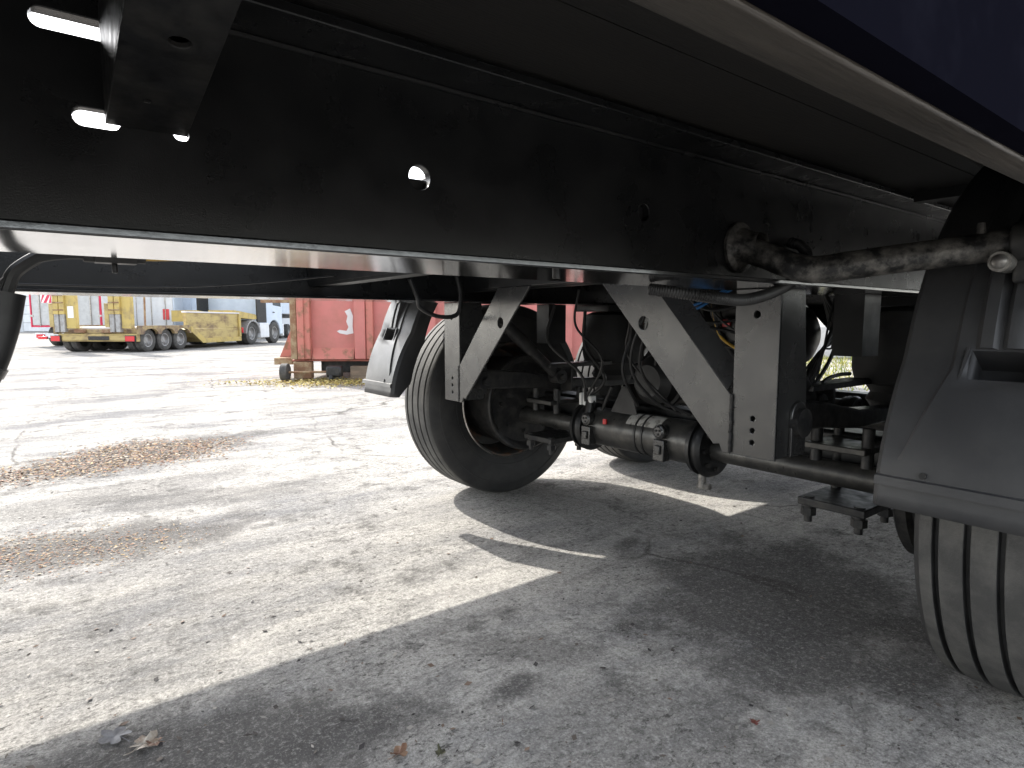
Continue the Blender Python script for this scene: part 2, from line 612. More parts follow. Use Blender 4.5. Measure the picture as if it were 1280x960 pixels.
def rave(side):
    prof = [(0.194, 0.988), (0.166, 0.988), (0.166, 1.30), (0.194, 1.30)]
    pts = [(X0, my(y, side), z) for y, z in prof]
    mb = MB().prism(pts, (X1 - X0, 0, 0))
    mb.build('side_rave', 'rave_metal', TR, bevel=0.002)
    # flat skirt plate above the bottom fold
    a, b = sorted((my(0.1655, side), my(0.146, side)))
    MB().box(X0, X1, a, b, 0.991, 1.298).build('side_skirt', 'skirt_paint', TR)


rave(0)
rave(1)


def deck():
    # plywood floor in boards, one hatch left open between the rails
    zb, zt = ZT + 0.02, 1.27
    hx0, hx1 = -0.32, 1.05          # the hatch
    def board(x0, x1, y0, y1):
        MB().box(x0, x1, y0, y1, zb, zt).build('floor_board', 'deck_board', TR)
    ys = [0.202, 0.52, 0.848, 1.75, 2.2, 2.658]
    for i in range(5):
        y0, y1 = ys[i] + 0.001, ys[i + 1] - 0.001
        if i == 2:
            board(X0, hx0, y0, y1)
            board(hx1, X1, y0, y1)
        else:
            board(X0, X1, y0, y1)


deck()


def crossmembers():
    for x in (-4.4, -3.0, -1.6, -0.55, 0.735, 1.36, 2.44, 3.6):
        zt = 1.1685
        mb = MB()
        mb.box(x - 0.004, x + 0.004, 0.775, 2 * CY - 0.775, 0.975, zt)
        mb.box(x, x + 0.05, 0.775, 2 * CY - 0.775, zt, zt + 0.009)
        mb.box(x, x + 0.05, 0.775, 2 * CY - 0.775, 0.966, 0.975)
        mb.build('crossmember', 'black_paint', TR)
    # shallow deck bearers outboard of the rails
    for x in (-3.4, -2.2, -1.1, 1.85, 2.7, 3.6):
        for side in (0, 1):
            a, b = sorted((my(0.204, side), my(0.676, side)))
            MB().box(x, x + 0.04, a, b, 1.163, ZT + 0.0195).build('deck_bearer', 'black_paint', TR)


crossmembers()


def outriggers():
    for x in (0.066, -1.7, -3.3, 3.1):
        for side in (0, 1):
            ya, yb = my(0.757, side), my(0.202, side)
            mb = MB()
            W = 0.074
            t = 0.006
            # sloping underside with a hole, and two upright webs
            ux = Vector((1, 0, 0))
            d = Vector((0, yb - ya, 0.115))
            L = d.length
            uy = d.normalized()
            mb.plate([(0, 0), (W, 0), (W, L), (0, L)], [circ(0.042, 0.165, 0.009, 16, 0.008), circ(0.03, 0.06, 0.004, 12)],
                     (x, ya, 1.05), ux, uy, t, 0.001)
            for xx in (x, x + W - t):
                mb.prism([(xx, ya, 1.053), (xx, yb, 1.168), (xx, yb, 1.185), (xx, ya, 1.16)], (t, 0, 0))
            mb.build('outrigger', 'dark_steel', TR, smooth=15)


outriggers()

# ---- axle hangers with their inward braces
HX = 1.30


def hanger(side, dx):
    s = 1 if side == 0 else -1
    def Y(y):
        return my(y, side)
    x = HX + dx
    mb = MB()
    z0, z1 = 0.536, ZF - 0.001
    # front plate with holes
    hol = [circ(Y(0.777), 0.866, 0.0085, 16)] + [circ(Y(0.7785), z, 0.0062, 14) for z in (0.627, 0.599, 0.571)]
    yy = sorted((Y(0.722), Y(0.832)))
    mb.plate([(yy[0], z0), (yy[1], z0), (yy[1], z1), (yy[0], z1)], hol, (x, 0, 0), (0, 1, 0), (0, 0, 1), 0.008)
    # side plates of the box, running back
    for yo in (0.722, 0.826):
        a, b = sorted((Y(yo), Y(yo + 0.007)))
        mb.prism([(x, a, z0 + 0.004), (x + 0.105, a, z0 + 0.004), (x + 0.125, a, z0 + 0.03), (x + 0.125, a, z0 + 0.16), (x + 0.10, a, z1), (x, a, z1)], (0, b - a, 0))
    ya, yb = sorted((Y(0.7295), Y(0.8255)))
    mb.box(x + 0.075, x + 0.081, ya, yb, z0 + 0.01, z1)  # added back plate, stops light passing through the front holes
    h = mb.build('axle_hanger', 'grey_paint', TR, smooth=15)
    # pivot boss on the outer plate
    pb = MB()
    a = Y(0.722)
    pts = []
    for i in range(13):
        t = math.pi * i / 12
        pts.append((x + 0.085 + 0.032 * math.cos(t), a, 0.635 + 0.032 * math.sin(t)))
    pts += [(x + 0.053, a, 0.54), (x + 0.117, a, 0.54)]
    pb.prism(pts, (0, -0.008 * s, 0))
    pb.prism([(x + 0.072, a, 0.59), (x + 0.098, a, 0.59), (x + 0.098, a, 0.645), (x + 0.072, a, 0.645)], (0, -0.016 * s, 0))
    pb.build('pivot_boss', 'grey_paint', h, bevel=0.002)
    # brace: diagonal plate up towards the centre line
    br = MB()
    lo = [(1.268, 0.968), (1.261, 0.958), (0.878, 0.553), (0.862, 0.556), (0.852, 0.536), (0.834, 0.536), (0.834, 0.676), (1.072, 0.944), (1.09, 0.968)]
    lo = [(Y(y), z) for y, z in lo]
    hole = circ(Y(1.106), 0.846, 0.0165, 24, 0.0185)
    br.plate(lo, [hole], (x - 0.004, 0, 0), (0, 1, 0), (0, 0, 1), 0.008)
    # folded return flange along its upper edge
    p0, p1 = Vector((x - 0.006, Y(0.846), 0.688)), Vector((x - 0.006, Y(1.097), 0.964))
    e = (p1 - p0).normalized()
    out = Vector((0, -s * abs(e.z), abs(e.y)))
    fd = (Vector((0.75, 0, 0)) + out * 0.66).normalized() * 0.055
    p0b = p0 + e * 0.03 + fd
    br.prism([p0, p1, p1 + fd, p0b], fd.cross(e).normalized() * 0.006)
    bo = br.build('brace', 'grey_paint', h, smooth=15)
    rg = MB()
    pts = [(x - 0.009, Y(1.106) + 0.0175 * math.cos(t * math.pi / 12), 0.846 + 0.0195 * math.sin(t * math.pi / 12)) for t in range(25)]
    # weld bead where brace meets hanger
    wp = [(x - 0.008 + random.uniform(-.001, .001), Y(0.833) + random.uniform(-0.0015, 0.0015), 0.54 + 0.14 * i / 34) for i in range(35)]
    MB().tube(wp, 0.004, 6, 0).build('weld_seam', 'dark_steel', h)
    return h


for dx in (0, PITCHX):
    for side in (0, 1):
        hanger(side, dx)


def transverse():
    # cross tube carrying the braces' upper ends
    for dx in (0, PITCHX):
        MB().box(HX + dx - 0.002, HX + dx + 0.07, 1.03, 2 * CY - 1.03, 0.968, 1.03).build('brace_beam', 'black_paint', TR, bevel=0.003)


transverse()

# ---- axles
AZ = 0.408


def axle(dx):
    x = AX + dx
    mb = MB().cyl((x, 0.50, AZ), (x, 2 * CY - 0.50, AZ), 0.037, seg=28)
    ax = mb.build('axle', 'axle_steel', TR)
    # thick centre housing
    MB().cyl((x, 1.30, AZ + 0.012), (x, 1.81, AZ + 0.012), 0.078, seg=40).build('axle_housing', 'axle_steel', ax, bevel=0.004)
    for y in (1.84, 1.262):
        p = [(-0.03, 0.03), (-0.03, 0.094), (-0.016, 0.102), (-0.010, 0.102), (-0.008, 0.090), (0.010, 0.090), (0.012, 0.1), (0.03, 0.096), (0.03, 0.03)]
        MB().lathe(p, (x, y, AZ + 0.005), 40, 'Y').build('flange_ring', 'black_paint', ax)
        for i in range(8):
            t = 2 * math.pi * i / 8
            MB().cyl((x + 0.07 * math.cos(t), y - 0.042, AZ + 0.005 + 0.07 * math.sin(t)), (x + 0.07 * math.cos(t), y - 0.029, AZ + 0.005 + 0.07 * math.sin(t)), 0.009, seg=6).build('flange_bolt', 'dark_steel', ax)
    # round inspection caps with a square lug below, facing forward
    for y in (1.775, 1.405):
        m = MB().lathe([(0.0, 0.0), (0.0, 0.017), (0.003, 0.02), (0.005, 0.025), (0.020, 0.026)], (x - 0.100, y, AZ + 0.05), 24, 'X')
        m.cyl((x - 0.085, y, AZ + 0.05), (x - 0.05, y, AZ + 0.045), 0.026, seg=20)
        o = m.build('inspection_cap', 'grey_paint', ax)
        for i in range(3):
            t = 2 * math.pi * i / 3 + 0.4
            MB().cyl((x - 0.104, y + 0.009 * math.cos(t), AZ + 0.05 + 0.009 * math.sin(t)), (x - 0.098, y + 0.009 * math.cos(t), AZ + 0.05 + 0.009 * math.sin(t)), 0.004, seg=8).build('cap_screw', 'black_paint', ax)
        g = MB().box(x - 0.098, x - 0.06, y - 0.026, y + 0.022, AZ - 0.055, AZ + 0.022)
        g.box(x - 0.106, x - 0.097, y - 0.014, y + 0.01, AZ - 0.03, AZ + 0.002)
        g.build('cap_lug', 'grey_paint', ax, bevel=0.003)
    # straps and paper label
    for y in (1.50, 1.535):
        MB().lathe([(-0.004, 0.077), (-0.004, 0.081), (0.004, 0.081), (0.004, 0.077)], (x, y, AZ + 0.012), 40, 'Y', closed=True).build('clamp_band', 'hose', ax)
    lm = MB()
    n = 10
    vs = []
    for i in range(n + 1):
        t = R_(100 + 48 * i / n)
        for y in (1.425, 1.585):
            vs.append((x + 0.0795 * math.cos(t), y, AZ + 0.012 + 0.0795 * math.sin(t)))
    lm.add(vs, [(2 * i, 2 * i + 1, 2 * i + 3, 2 * i + 2) for i in range(n)])
    lm.build('label_plate', 'label_paper', ax)
    # drain plug under the near flange
    MB().cyl((x - 0.03, 1.262, AZ - 0.13), (x - 0.03, 1.262, AZ - 0.085), 0.014, seg=12).cyl((x - 0.03, 1.278, AZ - 0.128), (x - 0.03, 1.23, AZ - 0.124), 0.012, seg=6).build('drain_plug', 'zinc', ax)
    # mounting plate and white connector blocks above the housing
    m = MB().prism([(x - 0.03, 1.70, AZ + 0.08), (x - 0.03, 1.56, AZ + 0.08), (x - 0.03, 1.60, AZ + 0.19), (x - 0.03, 1.64, AZ + 0.19)], (0.006, 0, 0))
    m.cyl((x - 0.036, 1.74, AZ + 0.085), (x - 0.036, 1.69, AZ + 0.185), 0.007, seg=8)
    m.build('sensor_bracket', 'hose', ax)
    for i, (y, z, wy, wz) in enumerate(() if dx else ((1.845, .118, .013, .05), (1.822, .118, .013, .055), (1.79, .132, .018, .028))):
        MB().box(x - 0.06, x - 0.03, y - wy / 2, y + wy / 2, AZ + z - 0.02, AZ + z - 0.02 + wz).build('connector_block', 'white_plastic', ax, bevel=0.003)
    MB().cyl((x - 0.06, 1.80, AZ + 0.03), (x - 0.04, 1.80, AZ + 0.12), 0.02, seg=14).build('valve_body', 'black_paint', ax)
    MB().box(x - 0.084, x - 0.076, 1.675, 1.69, AZ + 0.04, AZ + 0.06).build('warning_tag', 'red_plastic', ax)
    # square axle beam behind, and its brake camshaft
    MB().box(x + 0.075, x + 0.185, 0.62, 2 * CY - 0.62, 0.42, 0.52).build('axle_beam', 'black_paint', ax, bevel=0.012)
    return ax


for dx in (0, PITCHX):
    axle(dx)


def suspension(side, dx):
    def Y(y):
        return my(y, side)
    x = AX + dx
    s = 1 if side == 0 else -1
    # trailing arm from hanger pivot over the axle to the air spring
    mb = MB()
    a, b = Y(0.775), Y(0.835)
    pr = [(HX + dx + 0.05, 0.60), (HX + dx + 0.06, 0.66), (x - 0.2, 0.64), (x + 0.02, 0.60), (x + 0.5, 0.575), (x + 0.5, 0.545), (x, 0.548), (x - 0.2, 0.57), (HX + dx + 0.08, 0.58)]
    mb.prism([(px, a, pz) for px, pz in pr], (0, b - a, 0))
    arm = mb.build('trailing_arm', 'dark_steel', TR, bevel=0.006)
    MB().cyl((HX + dx + 0.085, Y(0.70), 0.618), (HX + dx + 0.085, Y(0.88), 0.618), 0.034, seg=20).cyl((HX + dx + 0.085, Y(0.88), 0.618), (HX + dx + 0.085, Y(0.905), 0.618), 0.018, seg=6).build('pivot_bush', 'dark_steel', arm)
    # clamp: plates above and below the axle with U-bolts
    y0, y1 = sorted((Y(0.70), Y(0.885)))
    ob = MB().box(x - 0.105, x + 0.105, y0, y1, 0.322, 0.345).build('axle_clamp', 'dark_steel', TR, bevel=0.003)
    MB().box(x - 0.10, x + 0.10, y0 + 0.01, y1 - 0.01, 0.490, 0.508).build('spring_plate', 'axle_steel', ob, bevel=0.003)
    for bx in (-0.083, 0.083):
        for by in (0.722, 0.862):
            m = MB().cyl((x + bx, Y(by), 0.30), (x + bx, Y(by), 0.56 if bx > 0 else 0.348), 0.015, seg=14)
            m.cyl((x + bx, Y(by), 0.292), (x + bx, Y(by), 0.314), 0.021, seg=6)
            m.cyl((x + bx, Y(by), 0.272), (x + bx, Y(by), 0.3), 0.011, seg=10)
            m.build('clamp_bolt', 'dark_steel', ob)
            if bx < 0:
                MB().cyl((x + bx + 0.03, Y(by), 0.45), (x + bx + 0.03, Y(by), 0.56), 0.016, seg=14).build('clamp_spacer', 'dark_steel', ob)
    # air spring
    sx = x + 0.36
    pf = [(0.575, 0.0), (0.575, 0.085), (0.60, 0.1), (0.625, 0.088), (0.65, 0.105), (0.66, 0.135), (0.70, 0.145), (0.84, 0.145), (0.88, 0.135), (0.895, 0.1), (0.897, 0.0)]
    MB().lathe(pf, (sx, Y(0.80), 0), 40, 'Z').build('air_spring', 'sidewall', TR)
    MB().box(sx - 0.14, sx + 0.14, *sorted((Y(0.69), Y(0.9))), 0.897, 0.9245).build('air_spring_plate', 'black_paint', TR)
    # bump bracket under the rail above the axle
    bb = MB()
    bx0 = x - 0.07
    ya, yb = sorted((Y(0.745), Y(0.825)))
    bb.box(bx0, bx0 + 0.006, ya, yb, 0.755, ZF - 0.001)
    bb.box(bx0 + 0.006, bx0 + 0.10, ya, ya + 0.006, 0.755, ZF - 0.001)
    bb.box(bx0 + 0.006, bx0 + 0.10, yb - 0.006, yb, 0.755, ZF - 0.001)
    bb.build('stop_bracket', 'black_paint', TR)
    # damper
    p0 = Vector((HX + dx + 0.16, Y(0.86), 0.87))
    p1 = Vector((x - 0.06, Y(0.875), 0.615))
    d = (p1 - p0)
    m = MB().cyl(p0, p0 + d * 0.55, 0.027, seg=20).cyl(p0 + d * 0.5, p1, 0.021, seg=18)
    sh = m.build('damper', 'dark_steel', TR)
    m = MB()
    for p in (p0, p1):
        m.cyl(p + Vector((0, -0.03, 0)), p + Vector((0, 0.03, 0)), 0.03, seg=18)
        m.cyl(p + Vector((0, -0.045, 0)), p + Vector((0, 0.045, 0)), 0.013, seg=6)
    m.build('damper_eye', 'dark_steel', sh)
    # bracket carrying the damper's foot
    y0, y1 = sorted((Y(0.84), Y(0.91)))
    MB().box(x - 0.13, x + 0.24, y0, y1, 0.655, 0.672).box(x - 0.012, x + 0.0, y0, y1, 0.55, 0.655).build('damper_bracket', 'dark_steel', TR, bevel=0.002)


for dx in (0, PITCHX):
    for side in (0, 1):
        suspension(side, dx)

# ---- wheels
TW = 0.27


def tyre_profile():
    h = TW / 2
    R = WR
    g = 0.015        # groove depth
    p = [(-0.098, 0.272), (-0.112, 0.277), (-0.122, 0.30), (-0.1265, 0.318), (-0.1285, 0.3185), (-0.1292, 0.323), (-0.1275, 0.3235), (-0.131, 0.338), (-0.1345, 0.372), (-0.1315, 0.408), (-0.1335, 0.4085), (-0.1325, 0.414), (-0.1302, 0.4145), (-0.124, 0.440), (-0.1195, 0.4525), (-0.114, 0.4605)]
    gr = [-0.079, -0.0265, 0.0265, 0.079]
    w = 0.0058
    p.append((-0.107, R - 0.0035))
    for c in gr:
        crown = R - 0.10 * c * c * 2
        p += [(c - w - 0.0012, crown), (c - w, crown - 0.002), (c - w * 0.7, crown - g), (c + w * 0.7, crown - g), (c + w, crown - 0.002), (c + w + 0.0012, crown)]
    p.append((0.107, R - 0.0035))
    p += [(-y, r) for y, r in reversed(p[:15])]
    return p


def make_wheel(side, dx, src=None):
    cy = my(0.3450, side)
    s = 1 if side == 0 else -1      # +1: inboard is +Y
    loc = (dx, cy - CY, WR)         # relative to the trailer root
    if src:
        c = copy_tree(src, TR)
        c.location = loc
        return c
    # rim (seen from its inboard side)
    I = s
    pr = [(I * 0.118, 0.284), (I * 0.121, 0.280), (I * 0.118, 0.273), (I * 0.105, 0.266), (I * 0.085, 0.262), (I * 0.03, 0.252), (I * -0.05, 0.248), (I * -0.06, 0.2), (I * -0.066, 0.12), (I * -0.07, 0.0)]
    m = MB().lathe(pr, seg=64)
    po = [(I * -0.07, 0.255), (I * -0.10, 0.266), (I * -0.118, 0.273), (I * -0.121, 0.28), (I * -0.116, 0.284), (I * -0.1, 0.275), (I * -0.05, 0.262), (I * 0.05, 0.262), (I * 0.1, 0.275), (I * 0.118, 0.284)]
    m.lathe(po, seg=64)
    rim = m.build('wheel', 'rim_rust', None, base=(0, 0, 0), smooth=30)
    rim.parent = TR
    rim.location = loc
    ty = MB().lathe(tyre_profile(), seg=120)
    t = ty.build('tyre', 'rubber', None, base=(0, 0, 0), smooth=28)
    t.data.materials.append(MATS['sidewall'])
    t.data.materials.append(MATS['hose'])
    for p in t.data.polygons:                # dusty tread, blacker walls and groove floors
        rr = math.hypot(p.center.x, p.center.z)
        if abs(p.center.y) > 0.112:
            p.material_index = 1
        elif rr < WR - 0.0075:
            p.material_index = 2
    t.parent = rim
    dpr = [(I * 0.235, 0.0), (I * 0.235, 0.06), (I * 0.225, 0.10), (I * 0.225, 0.19), (I * 0.245, 0.212), (I * 0.25, 0.222), (I * 0.245, 0.228), (I * 0.22, 0.228), (I * 0.21, 0.215), (I * -0.05, 0.205)]
    d = MB().lathe(dpr, seg=56).build('brake_drum', 'dark_steel', None, base=(0, 0, 0))
    d.parent = rim
    rb = MB().lathe([(I * 0.119, 0.2785), (I * 0.1235, 0.2815), (I * 0.119, 0.2855)], seg=64).build('rim_edge', 'bright_steel', None, base=(0, 0, 0))
    rb.parent = rim
    # hub with bolts on the outboard side
    hb = MB().lathe([(I * -0.07, 0.11), (I * -0.10, 0.105), (I * -0.15, 0.09), (I * -0.155, 0.0)], seg=32)
    for i in range(10):
        a = 2 * math.pi * i / 10
        hb.cyl((0.15 * math.cos(a), I * -0.055, 0.15 * math.sin(a)), (0.15 * math.cos(a), I * -0.09, 0.15 * math.sin(a)), 0.013, seg=6)
    hb = hb.build('hub', 'rim_grey', None, base=(0, 0, 0))
    hb.parent = rim
    # brake chamber plate bolts on the inner face
    for i in range(8):
        a = 2 * math.pi * i / 8
        k = MB().cyl((0.14 * math.cos(a), I * 0.222, 0.14 * math.sin(a)), (0.14 * math.cos(a), I * 0.238, 0.14 * math.sin(a)), 0.011, seg=6)
        k = k.build('drum_bolt', 'dark_steel', None, base=(0, 0, 0))
        k.parent = rim
    return rim


for side in (0, 1):
    w1 = make_wheel(side, 0)
    make_wheel(side, PITCHX, w1)


# ---- front quarter mudguards
def mudguard(side):
    def Y(y):
        return my(y, side)
    s = 1 if side == 0 else -1
    cx, cz = (AX, WR) if side == 0 else (AX - 0.045, WR + 0.018)
    t0, t1 = R_(176), R_(92)
    N = 40
    yi, yo = 0.485, 0.195
    vs, fs = [], []
    UB, UT = 0.277, 0.340                     # pocket, lower and upper edge
    us = sorted([i / N for i in range(N + 1) if abs(i / N - UB) > 0.012 and abs(i / N - UT) > 0.012] + [UB, UT])
    RR = lambda u: 0.612 + 0.26 * max(0, u - 0.33)
    for u in us:
        t = t0 + (t1 - t0) * u
        R = RR(u)
        ch = 0.028 * min(1, max(0, u - 0.05) / 0.35)     # inner chamfer grows upward
        cr = 0.392 + 0.085 * (1 - min(1, u / 0.3)) * 0.9
        k = (0.5 - u) if u < 0.5 else 0
        prof = [(yi, R - 0.085 + 0.05 * max(0, (0.08 - u) / 0.08)), (yi, R - ch * .6 - 0.012), (yi - 0.01, R - ch * .6), (min(yi - 0.02, cr + 0.006), R - 0.006 if u > 0.1 else R), (min(yi - 0.026, cr), R),
                (0.370, R), (0.288, R), (yo + 0.02, R), (yo, R - 0.012), (yo, R - 0.05)]
        for y, r in prof:
            vs.append((cx + r * math.cos(t), Y(y), cz + r * math.sin(t)))
    n = 10
    for i in range(len(us) - 1):
        for j in range(n - 1):
            if UB - 1e-6 < us[i] < UT - 1e-6 and j == 5:
                continue
            fs.append((i * n + j, (i + 1) * n + j, (i + 1) * n + j + 1, i * n + j + 1))
    # walls and floor of the pocket
    o4 = len(vs)
    for u in (UB, UT):
        t = t0 + (t1 - t0) * u
        for y in (0.370, 0.288):
            for r in (0.612 if u == UB else RR(UT), 0.545):
                vs.append((cx + r * math.cos(t), Y(y), cz + r * math.sin(t)))
    q = [o4 + i for i in range(8)]
    fs += [(q[0], q[1], q[3], q[2]), (q[4], q[6], q[7], q[5]), (q[0], q[4], q[5], q[1]), (q[2], q[3], q[7], q[6]), (q[1], q[5], q[7], q[3])]
    g = MB().add(vs, fs).build('mudguard', 'plastic', TR, smooth=25)
    so_ = g.modifiers.new('thick', 'SOLIDIFY')
    so_.thickness = 0.004
    so_.offset = 0
    # raised rib pair with the pocket at its lower end
    def P(t, r, y):
        return Vector((cx + r * math.cos(t), Y(y), cz + r * math.sin(t)))
    for (ya, yb, side_out) in ((0.358, 0.340, 0), (0.320, 0.300, 1)):
        rows = []
        for i in range(22):
            u = 0.342 + (1 - 0.342) * i / 21
            t = t0 + (t1 - t0) * u
            R = 0.612 + 0.26 * max(0, u - 0.33)
            hgt = 0.008 + 0.024 * min(1, (u - 0.342) / 0.2)
            wob = 0.012
            rows.append([P(t, R - 0.002, ya + wob), P(t, R + hgt, ya), P(t, R + hgt, yb), P(t, R - 0.002, yb - (0.012 if side_out == 0 else 0.02))])
        vv = [p for r in rows for p in r]
        ff = []
        for i in range(21):
            for j in range(3):
                a = i * 4 + j
                ff.append((a, a + 4, a + 5, a + 1))
        ff.append((0, 1, 2, 3))
        MB().add(vv, ff).build('mudguard_rib', 'plastic', g, smooth=40)
    # pocket: dark hollow below the ribs with a raised trapezoid rim
    ta, tb = t0 + (t1 - t0) * 0.341, t0 + (t1 - t0) * 0.276
    R = 0.612
    top = [(0.372, R + 0.012), (0.284, R + 0.012)]
    bot = [(0.378, R + 0.003), (0.280, R + 0.003)]
    A = [P(ta, r, y) for y, r in top]
    B = [P(tb, r, y) for y, r in bot]
    # side cheeks
    for k in (0, 1):
        a2, b2 = A[k], B[k]
        a3 = P(ta, R, top[k][0])
        off = Vector((0, (0.004 if k == 0 else -0.004) * s, 0))
        MB().prism([a2, b2, a3], off).build('pocket_cheek', 'plastic', g, smooth=30)
    # flat strip band across the lower edge
    sb = MB()
    vs = []
    for (u, r) in ((0.045, 0.613), (0.045, 0.621), (0.062, 0.621), (0.066, 0.613)):
        t = t0 + (t1 - t0) * u
        for y in (yi - 0.004, yo + 0.004):
            vs.append(P(t, r, y))
    sb.add(vs, [(0, 1, 3, 2), (2, 3, 5, 4), (4, 5, 7, 6), (0, 2, 4, 6), (1, 7, 5, 3)])
    sb.build('mudguard_band', 'plastic', g)
    t = t0 + (t1 - t0) * 0.075
    MB().cyl(P(t, 0.610, 0.405), P(t, 0.618, 0.405), 0.006, seg=10).build('guard_bolt', 'black_paint', g)
    return g


mudguard(0)
mudguard(1)


def guard_bracket(side):
    def Y(y):
        return my(y, side)
    s = 1 if side == 0 else -1
    # tube bolted to the rail web, cranked outboard to hold the mudguard
    path = [(1.178, Y(0.757), 1.006), (1.185, Y(0.70), 0.985), (1.20, Y(0.62), 0.952), (1.235, Y(0.55), 0.957), (1.267, Y(0.49), 0.965), (1.30, Y(0.43), 0.972), (1.325, Y(0.38), 0.978), (1.336, Y(0.345), 0.982), (1.335, Y(0.22), 0.99)]
    o = MB().tube(path, 0.0265, 20, 6).build('guard_bracket', 'worn_steel', TR)
    # flared flange plate on the web
    MB().lathe([(0.0, 0.0), (0.0, 0.052), (-0.007 * s, 0.052), (-0.013 * s, 0.040), (-0.03 * s, 0.031), (-0.055 * s, 0.0265)], (1.178, Y(0.756), 1.004), 32, 'Y').build('bracket_flange', 'worn_steel', o)
    # clamp saddle and its bolt
    c = Vector((1.334, Y(0.30), 0.985))
    MB().cyl(c + Vector((0.0, -0.028, 0)), c + Vector((0.0, 0.028, -0.002)), 0.036, seg=24).build('bracket_clamp', 'dark_steel', o, bevel=0.004)
    MB().prism([c + Vector((-0.018, -0.02, -0.025)), c + Vector((-0.018, -0.02, -0.07)), c + Vector((0.022, -0.02, -0.07)), c + Vector((0.022, -0.02, -0.025))], (0, 0.045, 0)).build('clamp_tongue', 'dark_steel', o, bevel=0.006)
    p = Vector((1.287, Y(0.335), 0.950))
    m = MB().lathe([(-0.016, 0.0), (-0.015, 0.006), (-0.011, 0.0105), (-0.004, 0.0125), (0.0, 0.0125), (0.0, 0.017), (0.05, 0.017)], p, 18, 'X')
    m.build('bracket_bolt', 'zinc', o)
    MB().cyl((1.326, Y(0.375), 0.998), (1.326, Y(0.375), 1.022), 0.009, 0.006, seg=10).build('bracket_stud', 'worn_steel', o)


guard_bracket(0)
guard_bracket(1)


# ---- hoses, cables, small gear
def hose(name, path, r, m, seg=8, **k):
    return MB().tube(path, r, seg, 8, **k).build(name, m, TR)


hose('corrugated_conduit', [(0.95, 0.80, 0.913), (0.975, 0.75, 0.905), (1.03, 0.71, 0.896), (1.117, 0.70, 0.893), (1.20, 0.695, 0.907), (1.27, 0.69, 0.930), (1.32, 0.69, 0.958), (1.36, 0.70, 0.993), (1.375, 0.725, 1.02), (1.38, 0.752, 1.03)], 0.0105, 'hose', 12, rib=0.0018, ribp=0.005)
# thick hose bundle hanging at the front, with its straps
hose('air_hose', [(-0.9, 1.0, 1.0), (-0.55, 0.97, 0.74), (-0.28, 0.95, 0.66), (-0.12, 0.95, 0.72), (-0.066, 0.95, 0.79), (-0.037, 0.95, 0.845), (-0.026, 0.95, 0.89), (-0.012, 0.95, 0.915), (0.03, 0.95, 0.9385), (0.10, 0.95, 0.942)], 0.008, 'hose', 10)
hb = hose('hose_sleeve', [(-0.9, 1.0, 0.98), (-0.55, 0.965, 0.72), (-0.28, 0.945, 0.645), (-0.11, 0.945, 0.715), (-0.062, 0.945, 0.78), (-0.040, 0.945, 0.835), (-0.029, 0.945, 0.885)], 0.021, 'hose', 14)
hose('air_hose', [(-0.034, 0.948, 0.87), (-0.03, 0.948, 0.895), (0.0, 0.948, 0.922), (0.035, 0.948, 0.931), (0.064, 0.948, 0.931)], 0.0045, 'hose', 8)
for (x, z, t) in ((-0.054, 0.798, 1.02), (-0.066, 0.775, 1.02)):
    c = Vector((x, 0.945, z))
    d = Vector((0.55, 0, 1)).normalized()
    MB().cyl(c - d * 0.006, c + d * 0.006, 0.0235, seg=16).build('hose_clip', 'grey_paint', hb)
vb = MB().box(0.062, 0.108, 0.935, 0.962, 0.924, 0.945)
vb.cyl((0.083, 0.948, 0.912), (0.083, 0.948, 0.926), 0.0035, seg=8)
vb.cyl((0.050, 0.948, 0.931), (0.064, 0.948, 0.931), 0.007, seg=8)
vb.cyl((0.106, 0.948, 0.931), (0.118, 0.948, 0.931), 0.006, seg=8)
vb.build('hose_connector', 'dark_steel', TR, bevel=0.002)
hose('cable', [(0.117, 0.948, 0.931), (0.16, 0.95, 0.935), (0.2, 0.9, 0.944)], 0.002, 'yellow_cable', 6)
hose('cable', [(-0.03, 1.7, 0.93), (0.25, 1.75, 0.935), (0.5, 1.8, 0.958), (0.8, 1.85, 1.0)], 0.0025, 'hose', 6)
hose('air_hose', [(0.76, 0.95, 1.10), (0.758, 1.1, 1.186), (0.758, 1.25, 1.187), (0.76, 1.36, 1.186), (0.76, 1.5, 1.18), (0.80, 1.7, 1.10)], 0.0105, 'hose', 8)  # added hose, blocks the sky behind the lower half of a web hole
# loop of hose near the far hanger
hose('air_hose', [(1.06, 1.98, 1.0), (1.09, 1.98, 0.93), (1.10, 1.98, 0.90), (1.16, 1.98, 0.872), (1.23, 1.98, 0.868), (1.265, 1.98, 0.89), (1.27, 1.98, 0.96), (1.25, 1.98, 1.04)], 0.008, 'hose', 10)
# bundle between the near brace and hanger
for dy, dz in ((0, 0), (0.012, 0.009)):
    hose('air_hose', [(1.49, 1.33, 1.0 + dz), (1.50, 1.235, 0.912 + dz), (1.50, 1.16 + dy, 0.877 + dz), (1.50, 1.096 + dy, 0.885 + dz), (1.51, 1.05, 0.908 + dz), (1.54, 0.98, 0.95 + dz)], 0.0040, 'blue_hose', 8)
hose('air_hose', [(1.50, 1.16, 0.99), (1.50, 1.118, 0.943), (1.51, 1.07, 0.918), (1.53, 1.02, 0.912)], 0.0040, 'blue_hose', 8)
for k in range(7):
    y0 = random.uniform(0.98, 1.2)
    z0 = random.uniform(0.82, 0.98)
    hose('cable', [(1.55 + 0.02 * k, y0 + 0.12, z0 + 0.08), (1.56 + 0.02 * k, y0 + 0.03, z0 - 0.03), (1.58 + 0.02 * k, y0 - 0.06, z0 - 0.05 - random.random() * 0.05), (1.62 + 0.02 * k, y0 - 0.2, z0 - random.random() * 0.12)], random.uniform(0.003, 0.006), 'hose', 7)
